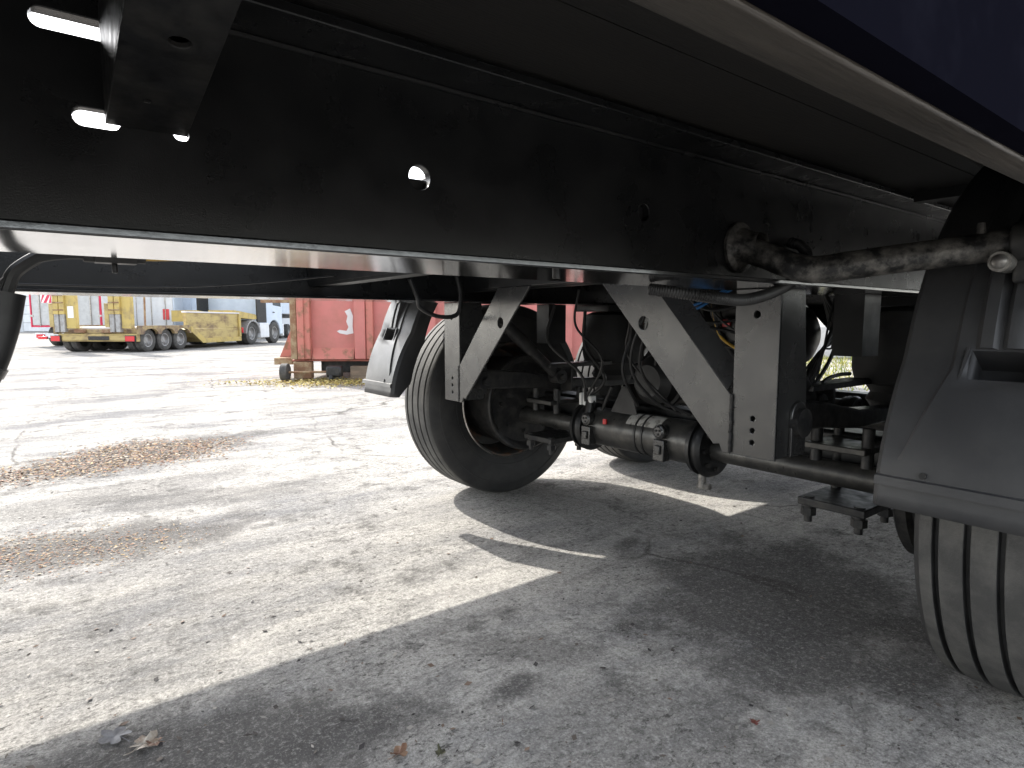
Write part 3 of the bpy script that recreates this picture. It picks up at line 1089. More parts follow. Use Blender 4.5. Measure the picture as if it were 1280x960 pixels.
hose('cable', [(1.50, 1.13, 1.0), (1.49, 1.14, 0.93), (1.48, 1.15, 0.87), (1.50, 1.16, 0.80), (1.56, 1.2, 0.72)], 0.005, 'hose', 8)
hose('cable', [(1.48, 1.16, 0.80), (1.52, 1.10, 0.83), (1.56, 1.03, 0.825), (1.60, 0.96, 0.795), (1.64, 0.90, 0.76)], 0.0045, 'hose', 8)
hose('cable', [(1.49, 1.15, 0.79), (1.55, 1.08, 0.76), (1.60, 1.0, 0.70), (1.64, 0.94, 0.65), (1.68, 0.9, 0.60)], 0.0055, 'hose', 8)
hose('cable', [(1.62, 1.13, 0.96), (1.62, 1.11, 0.86), (1.62, 1.09, 0.81), (1.62, 1.06, 0.785), (1.63, 1.03, 0.77), (1.66, 0.99, 0.765)], 0.0045, 'yellow_cable', 8)
hose('cable', [(1.60, 1.12, 0.99), (1.61, 1.10, 0.86), (1.63, 1.08, 0.79), (1.66, 1.06, 0.74)], 0.006, 'hose', 8)
hose('cable', [(1.66, 1.4, 0.9), (1.64, 1.45, 0.76), (1.66, 1.46, 0.66), (1.74, 1.42, 0.56), (1.80, 1.36, 0.52)], 0.0055, 'hose', 8)
hose('cable', [(1.66, 1.37, 0.9), (1.65, 1.42, 0.76), (1.67, 1.43, 0.67), (1.75, 1.40, 0.57), (1.82, 1.33, 0.52)], 0.0055, 'hose', 8)
# cables behind the near hanger, in the gap before the mudguard
hose('cable', [(1.72, 0.85, 0.97), (1.80, 0.86, 0.91), (1.87, 0.865, 0.87), (1.90, 0.87, 0.82), (1.86, 0.875, 0.74), (1.80, 0.88, 0.68), (1.74, 0.885, 0.64)], 0.006, 'hose', 8)
hose('cable', [(1.77, 0.88, 0.63), (1.83, 0.875, 0.675), (1.90, 0.87, 0.69), (1.98, 0.87, 0.69)], 0.006, 'hose', 8)
hose('cable', [(1.82, 0.85, 0.93), (1.81, 0.86, 0.85), (1.80, 0.87, 0.75), (1.78, 0.88, 0.65)], 0.003, 'hose', 6)
hose('air_hose', [(1.80, 0.83, 0.915), (1.85, 0.84, 0.88), (1.90, 0.85, 0.868), (1.93, 0.85, 0.89), (1.92, 0.85, 0.93)], 0.011, 'hose', 10)


def valve_gear():
    m = MB().cyl((1.66, 1.10, 0.885), (1.66, 0.93, 0.885), 0.026, seg=24).cyl((1.66, 1.10, 0.885), (1.66, 1.135, 0.885), 0.032, seg=24)
    o = m.build('air_valve', 'dark_steel', TR, bevel=0.003)
    MB().box(1.63, 1.70, 0.95, 1.10, 0.79, 0.855).build('valve_block', 'black_paint', o, bevel=0.004)
    MB().box(1.622, 1.63, 1.06, 1.085, 0.835, 0.855).build('valve_cap', 'red_plastic', o)
    MB().box(1.60, 1.63, 1.0, 1.03, 0.82, 0.845).cyl((1.60, 0.97, 0.735), (1.60, 0.94, 0.735), 0.022, seg=14).build('valve_port', 'dark_steel', o)
    k = MB().prism([(1.60, 1.20, 0.79), (1.60, 1.155, 0.79), (1.60, 1.145, 0.70), (1.60, 1.11, 0.675), (1.60, 1.11, 0.66), (1.60, 1.15, 0.665), (1.60, 1.175, 0.69)], (0.008, 0, 0))
    k.build('cable_bracket', 'grey_paint', TR, bevel=0.002)
    # brake chamber with bright rims beside the near hanger
    b = MB().lathe([(0, 0.0), (0, 0.05), (0.02, 0.072), (0.055, 0.078), (0.06, 0.085), (0.07, 0.085), (0.075, 0.078), (0.12, 0.072), (0.14, 0.04), (0.14, 0)], (1.60, 1.0, 0.60), 32, 'X')
    b.build('brake_chamber', 'dark_steel', TR)
    c = MB()
    for z in (0.635, 0.592):
        c.box(1.50, 1.506, 0.90, 0.99, z - 0.004, z + 0.004)
    c.box(1.507, 1.55, 0.91, 0.98, 0.596, 0.631)
    c.build('valve_plate', 'bright_steel', TR, bevel=0.002)
    # round brake chamber over the axle centre
    b = MB().lathe([(0, 0.0), (0, 0.06), (0.03, 0.09), (0.07, 0.095), (0.075, 0.105), (0.09, 0.105), (0.095, 0.095), (0.15, 0.09), (0.17, 0.05), (0.17, 0)], (1.78, 1.50, 0.63), 32, 'X')
    b.build('brake_chamber', 'hose', TR)
    # air tank across the frame
    MB().lathe([(0.0, 0.0), (0.005, 0.06), (0.03, 0.10), (0.06, 0.115), (0.56, 0.115), (0.59, 0.10), (0.615, 0.06), (0.62, 0.0)], (2.25, 1.12, 0.80), 40, 'Y').build('air_tank', 'black_paint', TR)
    # small lock-washer bolts under the flange
    m = MB()
    m.cyl((0.62, 0.70, 0.914), (0.62, 0.70, 0.925), 0.006, seg=8)
    m.build('flange_bolt', 'dark_steel', TR)


valve_gear()
MB().box(0.84, 0.95, 0.773, 0.781, 1.01, 1.085).build('hole_backing', 'black_paint', TR)  # added backing that keeps a round web hole dark
MB().box(0.39, 0.475, 0.7725, 0.80, 1.0, 1.046).build('hole_blocker', 'hose', TR, bevel=0.004)  # added block, darkens the lower half of the other web hole
for k in range(14):
    xa, ya, za = random.uniform(1.62, 1.80), random.uniform(1.2, 1.85), random.uniform(0.86, 1.0)
    hose('cable', [(xa, ya, za), (xa + random.uniform(-.03, .05), ya + random.uniform(-.05, .05), za - 0.14), (xa + random.uniform(0, .08), ya + random.uniform(-.12, .08), za - 0.27), (xa + random.uniform(.03, .12), ya + random.uniform(-.2, .1), 0.535)], random.uniform(0.004, 0.008), 'hose', 7)
for k in range(5):
    y0 = 0.86 + 0.012 * k
    hose('cable', [(1.78 + 0.02 * k, y0, 0.93), (1.84 + 0.025 * k, y0, 0.86 - 0.02 * k), (1.80 + 0.02 * k, y0 + 0.01, 0.76), (1.76, y0 + 0.02, 0.66), (1.74, y0 + 0.03, 0.60)], random.uniform(0.003, 0.0055), 'hose', 7)

# ------------------------------------------------------------------ the yard behind (camera-heading aligned)
FH = Vector((math.cos(HEAD), math.sin(HEAD), 0))
RH = Vector((math.sin(HEAD), -math.cos(HEAD), 0))
YAW = HEAD - R_(90)


def yard(r, d, z=0.0):
    p = RH * r + FH * d
    return (p.x, p.y, z)


def road_wheel(parent, x, y, r, w_, out=1, dual=False, rimm='rim_grey'):
    """wheel with its axis along local x; out=+1: disc faces +x"""
    k = r / 0.5
    o = out
    h = w_ / 2
    pr = [(-h * .8, r * .56), (-h, r * .62), (-h * 1.03, r * .78), (-h * .92, r * .94), (-h * .75, r), (h * .75, r), (h * .92, r * .94), (h * 1.03, r * .78), (h, r * .62), (h * .8, r * .56)]
    wm = MB().lathe([(o * h * .85, r * .58), (o * h * .8, r * .52), (o * h * .2, r * .5), (o * -h * .1, r * .42), (o * 0, r * .3), (o * h * .25, r * .26), (o * h * .3, r * .0)], seg=28, axis='X')
    for i in range(8):
        a = 2 * math.pi * i / 8
        wm.cyl((o * -h * .1, r * .36 * math.cos(a), r * .36 * math.sin(a)), (o * h * .25, r * .36 * math.cos(a), r * .36 * math.sin(a)), r * .035, seg=6)
    wo = wm.build('wheel', rimm, None, base=(0, 0, 0))
    wo.parent = parent
    wo.location = (x, y, r)
    t = MB().lathe(pr, seg=36, axis='X').build('tyre', 'rubber', None, base=(0, 0, 0))
    t.parent = wo
    if dual:
        t2 = t.copy()
        COL.objects.link(t2)
        t2.parent = wo
        t2.location = (-o * w_ * 1.12, 0, 0)
    return wo


def P_(parent, name, m, *boxes, bevel=0.01):
    mb = MB()
    for b in boxes:
        mb.box(*b)
    o = mb.build(name, m, None, base=(0, 0, 0), bevel=bevel)
    o.parent = parent
    return o


def low_loader():
    T = thing('low_loader', 'rusty yellow low-loader semitrailer with its loading ramps folded upright', 'semitrailer', yard(-11.5, 17.1), YAW - R_(5.7))
    # rear cross beam, deck and chassis
    P_(T, 'rear_beam', 'yellow_rust', (-1.15, 1.2, 0.0, 0.12, 0.30, 0.52), (-1.0, 1.05, -0.03, 0.0, 0.33, 0.46))
    P_(T, 'upper_beam', 'dirty_yellow', (-1.25, 1.28, 0.05, 0.2, 0.53, 0.64))
    P_(T, 'deck', 'bare_patch', (-1.2, 1.2, 0.1, 2.35, 0.645, 0.70))
    P_(T, 'chassis', 'yellow_rust', (-0.55, -0.35, 0.125, 2.9, 0.36, 0.64), (0.35, 0.55, 0.125, 2.9, 0.36, 0.64))
    for x in (-0.62, 0.2):
        P_(T, 'hinge', 'rust', (x, x + 0.3, -0.06, 0.04, 0.54, 0.645))
    # side beams with wheel cut-outs
    for sx in (-1, 1):
        x0, x1 = sorted((sx * 1.20, sx * 1.29))
        mb = MB()
        pts = []
        prof = [(0.0, 0.50), (0.0, 0.74), (2.3, 0.74), (2.3, 0.56)]
        for yc in (1.92, 1.20, 0.47):
            for i in range(9):
                a = math.pi * i / 8
                pts.append((yc + 0.30 * math.cos(a), 0.50 + 0.16 * math.sin(a)))
        for p in prof[:1] + prof[1:]:
            pass
        poly = [(x0, y, z) for y, z in ([(0.0, 0.74), (2.3, 0.74), (2.3, 0.50)] + pts + [(0.0, 0.50)])]
        mb.prism(poly, (x1 - x0, 0, 0))
        o = mb.build('side_beam', 'dirty_yellow', None, base=(0, 0, 0))
        o.parent = T
        for yc in (0.47, 1.20, 1.92):
            road_wheel(T, sx * 1.08, yc, 0.325, 0.21, sx, dual=True)
            P_(T, 'axle', 'dark_steel', (-0.95, 0.95, yc - 0.06, yc + 0.06, 0.27, 0.38)) if sx == 1 else None
    # ramps: two upright ramp leaves, each of rails and panels
    for xr in (-1.22, 0.42):
        g = P_(T, 'ramp', 'yellow_paint', (xr + 0.43, xr + 0.72, -0.10, 0.02, 0.66, 2.5))
        for dx_ in (0.10, 0.28):
            o = P_(T, 'ramp_rail', 'yellow_paint', (xr + dx_, xr + dx_ + 0.155, -0.16, -0.02, 1.05, 2.55))
            o.parent = g
            o = P_(T, 'ramp_foot', 'rim_grey', (xr + dx_ + 0.01, xr + dx_ + 0.14, -0.15, -0.03, 0.56, 1.05))
            o.parent = g
        o = P_(T, 'ramp_cheek', 'yellow_rust', (xr - 0.04, xr + 0.09, -0.14, 0.0, 0.7, 1.35))
        o.parent = g
        for k in range(7):
            z = 1.15 + 0.2 * k
            o = P_(T, 'ramp_rung', 'rust', (xr + 0.105, xr + 0.43, -0.175, -0.162, z, z + 0.035))
            o.parent = g
    # marker board, labels, plate, lamps
    o = P_(T, 'marker_board', 'white_plastic', (-1.42, -1.1, -0.2, -0.18, 1.36, 1.62))
    mb = MB()
    for k in range(3):
        x = -1.50 + 0.16 * k
        mb.prism([(max(-1.42, min(-1.1, x)), -0.203, 1.36), (max(-1.42, min(-1.1, x + 0.09)), -0.203, 1.36), (max(-1.42, min(-1.1, x + 0.24)), -0.203, 1.62), (max(-1.42, min(-1.1, x + 0.15)), -0.203, 1.62)], (0, 0.002, 0))
    s = mb.build('stripe', 'red_trim', None, base=(0, 0, 0))
    s.parent = o
    P_(T, 'notice', 'white_plastic', (-0.73, -0.55, -0.108, -0.103, 0.95, 1.27))
    P_(T, 'notice', 'white_plastic', (0.44, 0.6, -0.022, -0.018, 0.95, 1.27))
    P_(T, 'number_plate', 'dark_steel', (-0.22, 0.4, -0.045, -0.035, 0.34, 0.45))
    for x in (-1.22, 1.0):
        lo = P_(T, 'tail_lamp', 'dark_steel', (x - 0.14, x + 0.17, -0.04, 0.02, 0.29, 0.47))
        q = P_(T, 'lens', 'lamp_red', (x - 0.12, x + 0.15, -0.055, -0.041, 0.31, 0.45))
        q.parent = lo
    P_(T, 'side_lamp', 'lamp_red', (-1.75, -1.48, -0.03, 0.03, 0.36, 0.44))
    P_(T, 'lamp_arm', 'dark_steel', (-1.49, -1.30, -0.01, 0.02, 0.38, 0.41))
    mb = MB().cyl((1.2, 0.35, 0.74), (1.08, 0.55, 1.7), 0.025, seg=8)
    o = mb.build('stake', 'rust', None, base=(0, 0, 0))
    o.parent = T
    # low bed box between bogie and neck
    xs = 1.24
    body = MB()
    side = [(2.32, 0.60), (2.45, 0.63), (5.15, 0.63), (5.15, 0.20), (2.95, 0.20)]
    body.prism([(-xs, y, z) for y, z in side], (2 * xs, 0, 0))
    sw = MB().prism([(xs - 0.1, y, z) for y, z in ((2.15, 0.66), (2.15, 1.12), (5.15, 1.12), (5.15, 0.635), (2.5, 0.635))], (0.1, 0, 0))
    sw = sw.build('bed_side_panel', 'yellow_rust', None, base=(0, 0, 0), bevel=0.01)
    sw.parent = T
    o = body.build('bed_box', 'yellow_rust', None, base=(0, 0, 0), bevel=0.01)
    o.parent = T
    q = P_(T, 'bed_lip', 'bare_patch', (xs - 0.14, xs + 0.03, 2.12, 5.18, 1.122, 1.17))
    st = MB().prism([(xs, 2.15, 0.64), (xs, 2.9, 0.17), (xs, 5.2, 0.17), (xs, 5.2, 0.32), (xs, 3.0, 0.32), (xs, 2.3, 0.72)], (0.05, 0, 0))
    o = st.build('bed_frame', 'yellow_paint', None, base=(0, 0, 0))
    o.parent = T
    P_(T, 'bed_post', 'yellow_paint', (xs + 0.002, xs + 0.06, 5.08, 5.2, 0.325, 1.12))
    # gooseneck
    nk = MB().prism([(0.2, 5.0, 0.85), (0.2, 5.0, 1.25), (0.2, 6.4, 1.12), (0.2, 6.6, 0.98), (0.2, 6.4, 0.93), (0.2, 5.4, 0.98)], (1.0, 0, 0))
    nk.prism([(-1.2, 5.0, 0.85), (-1.2, 5.0, 1.25), (-1.2, 6.4, 1.12), (-1.2, 6.6, 0.98), (-1.2, 6.4, 0.93), (-1.2, 5.4, 0.98)], (1.0, 0, 0))
    o = nk.build('gooseneck', 'yellow_paint', None, base=(0, 0, 0))
    o.parent = T
    return T


low_loader()


def tractor():
    T = thing('tractor_unit', 'pale blue-white truck tractor coupled to the front of the yellow low-loader', 'truck', yard(-10.95, 22.3), YAW - R_(5.7))
    P_(T, 'chassis', 'dark_steel', (-0.45, 0.45, 0.1, 3.0, 0.42, 0.62))
    P_(T, 'fifth_wheel', 'dark_steel', (-0.5, 0.5, 0.6, 1.4, 0.625, 0.76))
    for sx in (-1, 1):
        road_wheel(T, sx * 1.08, 0.85, 0.42, 0.24, sx, dual=True)
        road_wheel(T, sx * 1.10, 2.55, 0.42, 0.26, sx)
        mb = MB()
        pts = [(0.85 + 0.52 * math.cos(math.pi * i / 10), 0.42 + 0.5 * math.sin(math.pi * i / 10)) for i in range(11)]
        pin = [(0.85 + 0.46 * math.cos(math.pi * i / 10), 0.42 + 0.44 * math.sin(math.pi * i / 10)) for i in range(10, -1, -1)]
        x0 = sx * 0.80
        mb.prism([(x0, y, z) for y, z in pts + pin], (sx * 0.45, 0, 0))
        o = mb.build('wheel_arch', 'rim_grey', None, base=(0, 0, 0))
        o.parent = T
        P_(T, 'side_tank', 'white_body', tuple(sorted((sx * 0.9, sx * 1.24))) + (1.40, 2.08, 0.24, 0.80), bevel=0.03)
        P_(T, 'tail_lamp', 'lamp_red', tuple(sorted((sx * 0.8, sx * 1.2))) + (0.18, 0.24, 0.45, 0.64))
    # cab with wheel arch cut by shape
    side = [(1.95, 0.75), (1.95, 2.75), (2.3, 2.95), (3.05, 2.7), (3.2, 1.7), (3.25, 0.35), (3.02, 0.35)]
    arc = [(2.55 + 0.49 * math.cos(math.pi * i / 10), 0.42 + 0.49 * math.sin(math.pi * i / 10)) for i in range(0, 9)]
    cab = MB().prism([(-1.22, y, z) for y, z in side + arc], (2.44, 0, 0))
    c = cab.build('cab', 'blue_body', None, base=(0, 0, 0), bevel=0.03)
    c.parent = T
    for sx in (-1, 1):
        m = MB().prism([(sx * 1.223, y, z) for y, z in ((2.45, 1.5), (2.45, 2.2), (3.0, 2.2), (3.12, 1.45))], (sx * 0.006, 0, 0))
        q = m.build('side_window', 'glass', None, base=(0, 0, 0))
        q.parent = c
        q = P_(T, 'door_handle', 'dark_steel', tuple(sorted((sx * 1.223, sx * 1.25))) + (2.42, 2.56, 1.2, 1.24))
        q.parent = c
        q = P_(T, 'mirror', 'dark_steel', tuple(sorted((sx * 1.25, sx * 1.42))) + (3.1, 3.2, 1.7, 2.2))
        q.parent = c
        q = P_(T, 'air_deflector', 'dark_steel', tuple(sorted((sx * 1.15, sx * 1.21))) + (1.25, 1.94, 0.82, 2.6))
        q.parent = c
    q = P_(T, 'windscreen', 'glass', (-1.1, 1.1, 3.205, 3.215, 1.5, 2.4))
    q.parent = c
    P_(T, 'bumper', 'white_body', (-1.22, 1.22, 3.255, 3.33, 0.28, 0.75))


tractor()


def box_lorry(name, label, r, d, yaw, W, L, z0, H, mrear, mside, trim=None, wheels=(1.0, 2.2), lamp=False):
    T = thing(name, label, 'lorry', yard(r, d), YAW + yaw)
    h = W / 2
    body = P_(T, 'body', mside, (-h, h, 0.03, L, z0, H), bevel=0.02)
    for sx in (-1, 1):
        a, b = sorted((sx * 0.02, sx * (h - 0.06)))
        dr = P_(T, 'rear_door', mrear, (a, b, -0.02, 0.025, z0 + 0.07, H - 0.08), bevel=0.01)
        for k in (0.25, 0.75):
            x = a + (b - a) * k
            q = P_(T, 'lock_rod', 'bright_steel', (x - 0.015, x + 0.015, -0.06, -0.025, z0 + 0.03, H - 0.06))
            q.parent = dr
        for k in range(3):
            z = z0 + 0.35 + k * (H - z0 - 0.7) / 2
            x = sx * (h - 0.05)
            q = P_(T, 'hinge', 'bright_steel', (x - 0.06, x + 0.06, -0.035, -0.022, z, z + 0.07))
            q.parent = dr
    if trim:
        P_(T, 'rear_frame', trim, (-h, -h + 0.05, -0.03, 0.027, z0, H), (h - 0.05, h, -0.03, 0.027, z0, H), (-h + 0.051, h - 0.051, -0.03, 0.027, z0, z0 + 0.06), (-h + 0.051, h - 0.051, -0.03, 0.027, H - 0.06, H))
    # side ribs
    n = int(L / 0.9)
    for sx in (-1, 1):
        for k in range(1, n):
            a, b = sorted((sx * h, sx * (h + 0.012)))
            P_(T, 'side_rib', mside, (a, b, L * k / n - 0.02, L * k / n + 0.02, z0 + 0.01, H - 0.01), bevel=0)
        P_(T, 'side_guard', 'white_body', tuple(sorted((sx * (h - 0.04), sx * h))) + (wheels[-1] + 0.7, L - 1.0, 0.3, z0 - 0.08))
    P_(T, 'chassis', 'dark_steel', (-0.45, 0.45, 0.1, L - 0.1, z0 - 0.2, z0 - 0.005))
    P_(T, 'bumper', 'white_body', (-h + 0.05, h - 0.05, 0.05, 0.18, 0.28, 0.46))
    for y in wheels + (L - 0.9,):
        for sx in (-1, 1):
            road_wheel(T, sx * (h - 0.18), y, 0.36, 0.26, sx)
        P_(T, 'axle', 'dark_steel', (-h + 0.3, h - 0.3, y - 0.05, y + 0.05, 0.3, 0.42))
    for sx in (-1, 1):
        P_(T, 'tail_lamp', 'lamp_red', (sx * (h - 0.25) - 0.14, sx * (h - 0.25) + 0.14, 0.02, 0.049, 0.30, 0.42))
    if lamp:
        P_(T, 'marker_lamp', 'lamp_red', (h - 0.40, h - 0.18, -0.05, -0.022, 0.92, 1.32), bevel=0.03)
    return T


box_lorry('box_lorry', 'white box lorry with red-edged grey rear doors behind the yellow low-loader ramps', -15.1, 21.0, R_(2), 2.35, 6.5, 0.66, 3.4, 'door_grey', 'white_body', 'red_trim')
box_lorry('box_trailer', 'pale box trailer with one red marker lamp on its rear corner', -13.75, 23.2, R_(9), 2.1, 7.4, 0.55, 3.5, 'white_body', 'blue_body', None, lamp=True)
box_lorry('box_lorry', 'light blue box lorry parked behind the yellow bed box of the low-loader', -12.75, 30.5, R_(4), 2.3, 6.0, 1.25, 3.6, 'blue_body', 'blue_body', None)


def warehouse():
    T = thing('warehouse', 'long pale metal-clad warehouse behind the parked lorries', 'building', yard(-20, 52), YAW)
    P_(T, 'wall', 'cladding', (-40, 45, 0, 18, 0, 8.0), bevel=0)
    for k in range(57):
        x = -40 + 1.5 * k
        P_(T, 'cladding_rib', 'cladding', (x, x + 0.12, -0.06, -0.002, 0.3, 7.9), bevel=0)
    r = P_(T, 'roof', 'door_grey', (-40.4, 45.4, -0.5, 18.4, 8.004, 8.35))
    for k in range(6):
        x = -34 + 13 * k
        dr = P_(T, 'loading_door', 'door_grey', (x, x + 4, -0.12, -0.062, 0.02, 4.4))
        for j in range(6):
            q = P_(T, 'door_panel', 'white_body', (x + 0.08, x + 3.92, -0.14, -0.122, 0.06 + 0.72 * j, 0.72 + 0.72 * j))
            q.parent = dr


warehouse()


def container():
    T = thing('roll_off_container', 'faded red steel roll-off container standing on timber sleepers', 'container', yard(-0.6, 9.05), YAW + R_(2.0))
    x0, x1, L = -2.62, 3.0, 2.3
    z0, z1 = 0.30, 2.25
    P_(T, 'body', 'red_paint', (x0 + 0.12, x1, 0.06, L, z0, z1), bevel=0.01)
    P_(T, 'floor_frame', 'red_rust', (x0, x1 + 0.05, 0.05, L, z0 - 0.03, z0 - 0.002))
    P_(T, 'top_rail', 'red_rust', (x0, x1 + 0.04, -0.04, L + 0.04, z1 + 0.002, z1 + 0.1))
    # corner post that runs below the floor to a foot with a roller
    po = P_(T, 'corner_post', 'rust', (x0 + 0.02, x0 + 0.115, -0.06, 0.12, z0 + 0.005, z1))
    P_(T, 'post_flange', 'red_rust', (x0 + 0.121, x0 + 0.30, -0.05, 0.058, z0 + 0.005, z1), (x0 + 0.121, x0 + 0.22, -0.075, -0.052, z0 + 0.005, z1))
    P_(T, 'leg', 'rust', (x0 + 0.04, x0 + 0.30, -0.03, 0.10, 0.02, z0 - 0.032))
    # ribs
    for x in (x0 + 0.93, x0 + 1.95, x0 + 2.95, x0 + 3.95, x0 + 4.95):
        P_(T, 'rib', 'red_paint', (x, x + 0.16, -0.045, 0.058, z0 + 0.005, z1), bevel=0.012)
    P_(T, 'wide_rib', 'red_rust', (x0 + 1.095, x0 + 1.20, -0.02, 0.058, z0 + 0.005, z1), bevel=0.01)
    # sill under the recessed panel
    mb = MB().prism([(x0 + 0.31, 0.058, z0 + 0.17), (x0 + 0.31, 0.058, z0 + 0.005), (x0 + 0.31, -0.03, z0 + 0.005)], (0.60, 0, 0))
    o = mb.build('sill', 'red_rust', None, base=(0, 0, 0))
    o.parent = T
    # worn pale patch on the recessed panel
    pts = [(0.78, 1.02), (0.86, 1.06), (0.90, 0.95), (0.89, 0.80), (0.90, 0.70), (0.80, 0.68), (0.70, 0.70), (0.66, 0.73), (0.70, 0.75), (0.80, 0.735), (0.83, 0.79), (0.80, 0.87), (0.82, 0.95)]
    mb = MB().prism([(x0 + x, 0.0585, z - 0.02) for x, z in pts], (0, -0.002, 0))
    o = mb.build('bare_patch', 'bare_patch', None, base=(0, 0, 0))
    o.parent = T
    # gussets with foot brackets
    for x in (x0 + 1.86, x0 + 3.8):
        g = MB().prism([(x, 0.05, z0 + 0.02), (x, -0.22, z0 + 0.02), (x, 0.05, z0 + 0.85)], (0.03, 0, 0))
        g = g.build('gusset', 'red_rust', None, base=(0, 0, 0))
        g.parent = T
        q = P_(T, 'gusset_foot', 'rust', (x - 0.22, x + 0.24, -0.24, 0.05, z0 - 0.10, z0 + 0.018))
        q.parent = g
        q = P_(T, 'foot_hole', 'black_paint', (x - 0.12, x - 0.07, -0.247, -0.238, z0 - 0.08, z0 - 0.01), (x + 0.08, x + 0.13, -0.247, -0.238, z0 - 0.08, z0 - 0.01))
        q.parent = g
    g = MB().prism([(x0 + 0.0, 0.3, z0 + 0.02), (x0 - 0.26, 0.3, z0 + 0.02), (x0 + 0.0, 0.3, z0 + 0.62)], (0, 0.03, 0))
    g = g.build('gusset', 'red_rust', None, base=(0, 0, 0))
    g.parent = T
    q = P_(T, 'gusset_foot', 'rust', (x0 - 0.28, x0 - 0.002, 0.1, 0.5, z0 - 0.08, z0 + 0.018))
    q.parent = g
    # skid rails and end roller under the floor
    for x in (x0 + 0.35, x1 - 0.7):
        P_(T, 'skid_rail', 'dark_steel', (x, x + 0.95, 0.3, 0.45, 0.085, z0 - 0.032))
    mb = MB().cyl((x0 + 1.36, 0.02, 0.16), (x0 + 1.78, 0.02, 0.16), 0.085, seg=20)
    o = mb.build('end_roller', 'rust', None, base=(0, 0, 0), bevel=0.006)
    o.parent = T
    # small jockey wheel beside the leg
    j = MB().cyl((x0 + 0.02, -0.18, 0.13), (x0 + 0.75, -0.18, 0.135), 0.016, seg=10)
    j = j.build('roller_axle', 'rust', None, base=(0, 0, 0))
    j.parent = T
    wv = MB().lathe([(-0.05, 0.0), (-0.05, 0.05), (-0.055, 0.09), (-0.045, 0.125), (0.045, 0.125), (0.055, 0.09), (0.05, 0.05), (0.05, 0.0)], (x0 - 0.03, -0.18, 0.13), 24, 'X').build('jockey_wheel', 'rubber', None, base=(0, 0, 0))
    wv.parent = T
    P_(T, 'jack_head', 'dark_steel', (x0 + 0.56, x0 + 0.78, -0.25, -0.10, 0.06, 0.22), (x0 + 0.60, x0 + 0.66, -0.27, -0.07, 0.0, 0.1), bevel=0.03)
    # cross bar at the top of the post
    P_(T, 'post_bracket', 'rust', (x0 - 0.40, x0 + 0.018, -0.02, 0.06, 1.12, 1.19))


container()
for i, (r, d, ln, lab) in enumerate(((-1.7, 9.12, 1.35, 'long weathered timber sleeper under the red container'), (1.9, 9.3, 1.2, 'short weathered timber sleeper under the far end of the red container'))):
    o = MB().box(-ln / 2, ln / 2, -0.10, 0.12, 0.0, 0.20).build('timber_sleeper', 'timber', None, bevel=0.012)
    o.location = yard(r, d)
    o.rotation_euler = (0, 0, YAW + R_(2 + 6 * i))
    tag(o, lab, 'sleeper', 'timber sleepers under the container')


# ------------------------------------------------------------------ loose stuff on the ground
def in_poly(x, y, pl):
    c = False
    j = len(pl) - 1
    for i in range(len(pl)):
        if (pl[i][1] > y) != (pl[j][1] > y) and x < (pl[j][0] - pl[i][0]) * (y - pl[i][1]) / (pl[j][1] - pl[i][1]) + pl[i][0]:
            c = not c
        j = i
    return c


def bits(name, n, sampler, size, m, label, cat, lift=0.004, flat=0.22):
    mb = MB()
    k = 0
    while k < n:
        q = sampler()
        if q is None:
            continue
        x, y = q
        k += 1
        s = size[0] + (size[1] - size[0]) * random.random() ** 2.2
        a = random.uniform(0, 6.283)
        e = random.uniform(0.18, 0.8)
        ca, sa = math.cos(a), math.sin(a)
        tilt = random.uniform(-flat, flat) * s
        tilt2 = random.uniform(-flat, flat) * s
        z = s * 0.4 * flat + random.random() ** 2 * lift + 0.001
        pts = []
        for (u, v, dz) in ((-1, -0.1, tilt), (0.1, -e, tilt2), (1, 0.15, -tilt), (0, e, -tilt2)):
            pts.append((x + s * (u * ca - v * sa), y + s * (u * sa + v * ca), max(0.001, z + dz)))
        mb.add(pts, [(0, 1, 2), (0, 2, 3)])
    o = mb.build(name, m, weld=False, smooth=0)
    return tag(o, label, cat, kind='stuff')


def poly_sampler(pl, fall=1.0):
    xs = [p[0] for p in pl]
    ys = [p[1] for p in pl]
    cx, cy = sum(xs) / len(xs), sum(ys) / len(ys)

    def f():
        x, y = random.uniform(min(xs) - .15, max(xs) + .15), random.uniform(min(ys) - .15, max(ys) + .15)
        x2, y2 = x + random.gauss(0, 0.10), y + random.gauss(0, 0.10)
        return (x, y) if in_poly(x2, y2, pl) else None
    return f


bits('leaf_litter', 15000, poly_sampler([(-0.55, 4.15), (0.2, 4.13), (0.55, 4.2), (0.78, 4.2), (1.05, 4.62), (1.12, 4.75), (0.85, 4.8), (0.62, 5.0), (0.38, 5.05), (0.1, 4.75), (-0.1, 4.5), (-0.55, 4.45)]), (0.0025, 0.013), 'litter', 'drift of orange-brown dead leaves on the sunlit concrete', 'leaves')
bits('leaf_litter', 5000, poly_sampler([(-0.4, 2.65), (-0.1, 2.6), (0.18, 2.58), (0.36, 2.62), (0.5, 2.74), (0.2, 2.80), (0.0, 3.0), (-0.15, 3.1), (-0.45, 3.0)]), (0.0015, 0.008), 'litter', 'thin patch of brown leaf crumbs on the concrete, the smaller of the two drifts', 'leaves')


def cont_s():
    r, d = random.gauss(-2.5, 0.6), random.gauss(8.55, 0.3)
    return yard(r, d)[:2]


bits('leaf_litter', 5000, cont_s, (0.008, 0.024), 'weed_litter', 'yellowed weeds and leaves around the feet of the red container', 'leaves', 0.03, 0.5)


def grit_s():
    # whole visible slab, thinner with distance
    d = 0.9 + random.random() ** 1.6 * 5.5
    r = random.uniform(-0.9, 0.9) * d
    return yard(r, d)[:2]


bits('grit', 2600, grit_s, (0.0012, 0.011), 'grit', 'scattered grit, twigs and leaf crumbs on the concrete', 'grit', 0.002, 0.25)


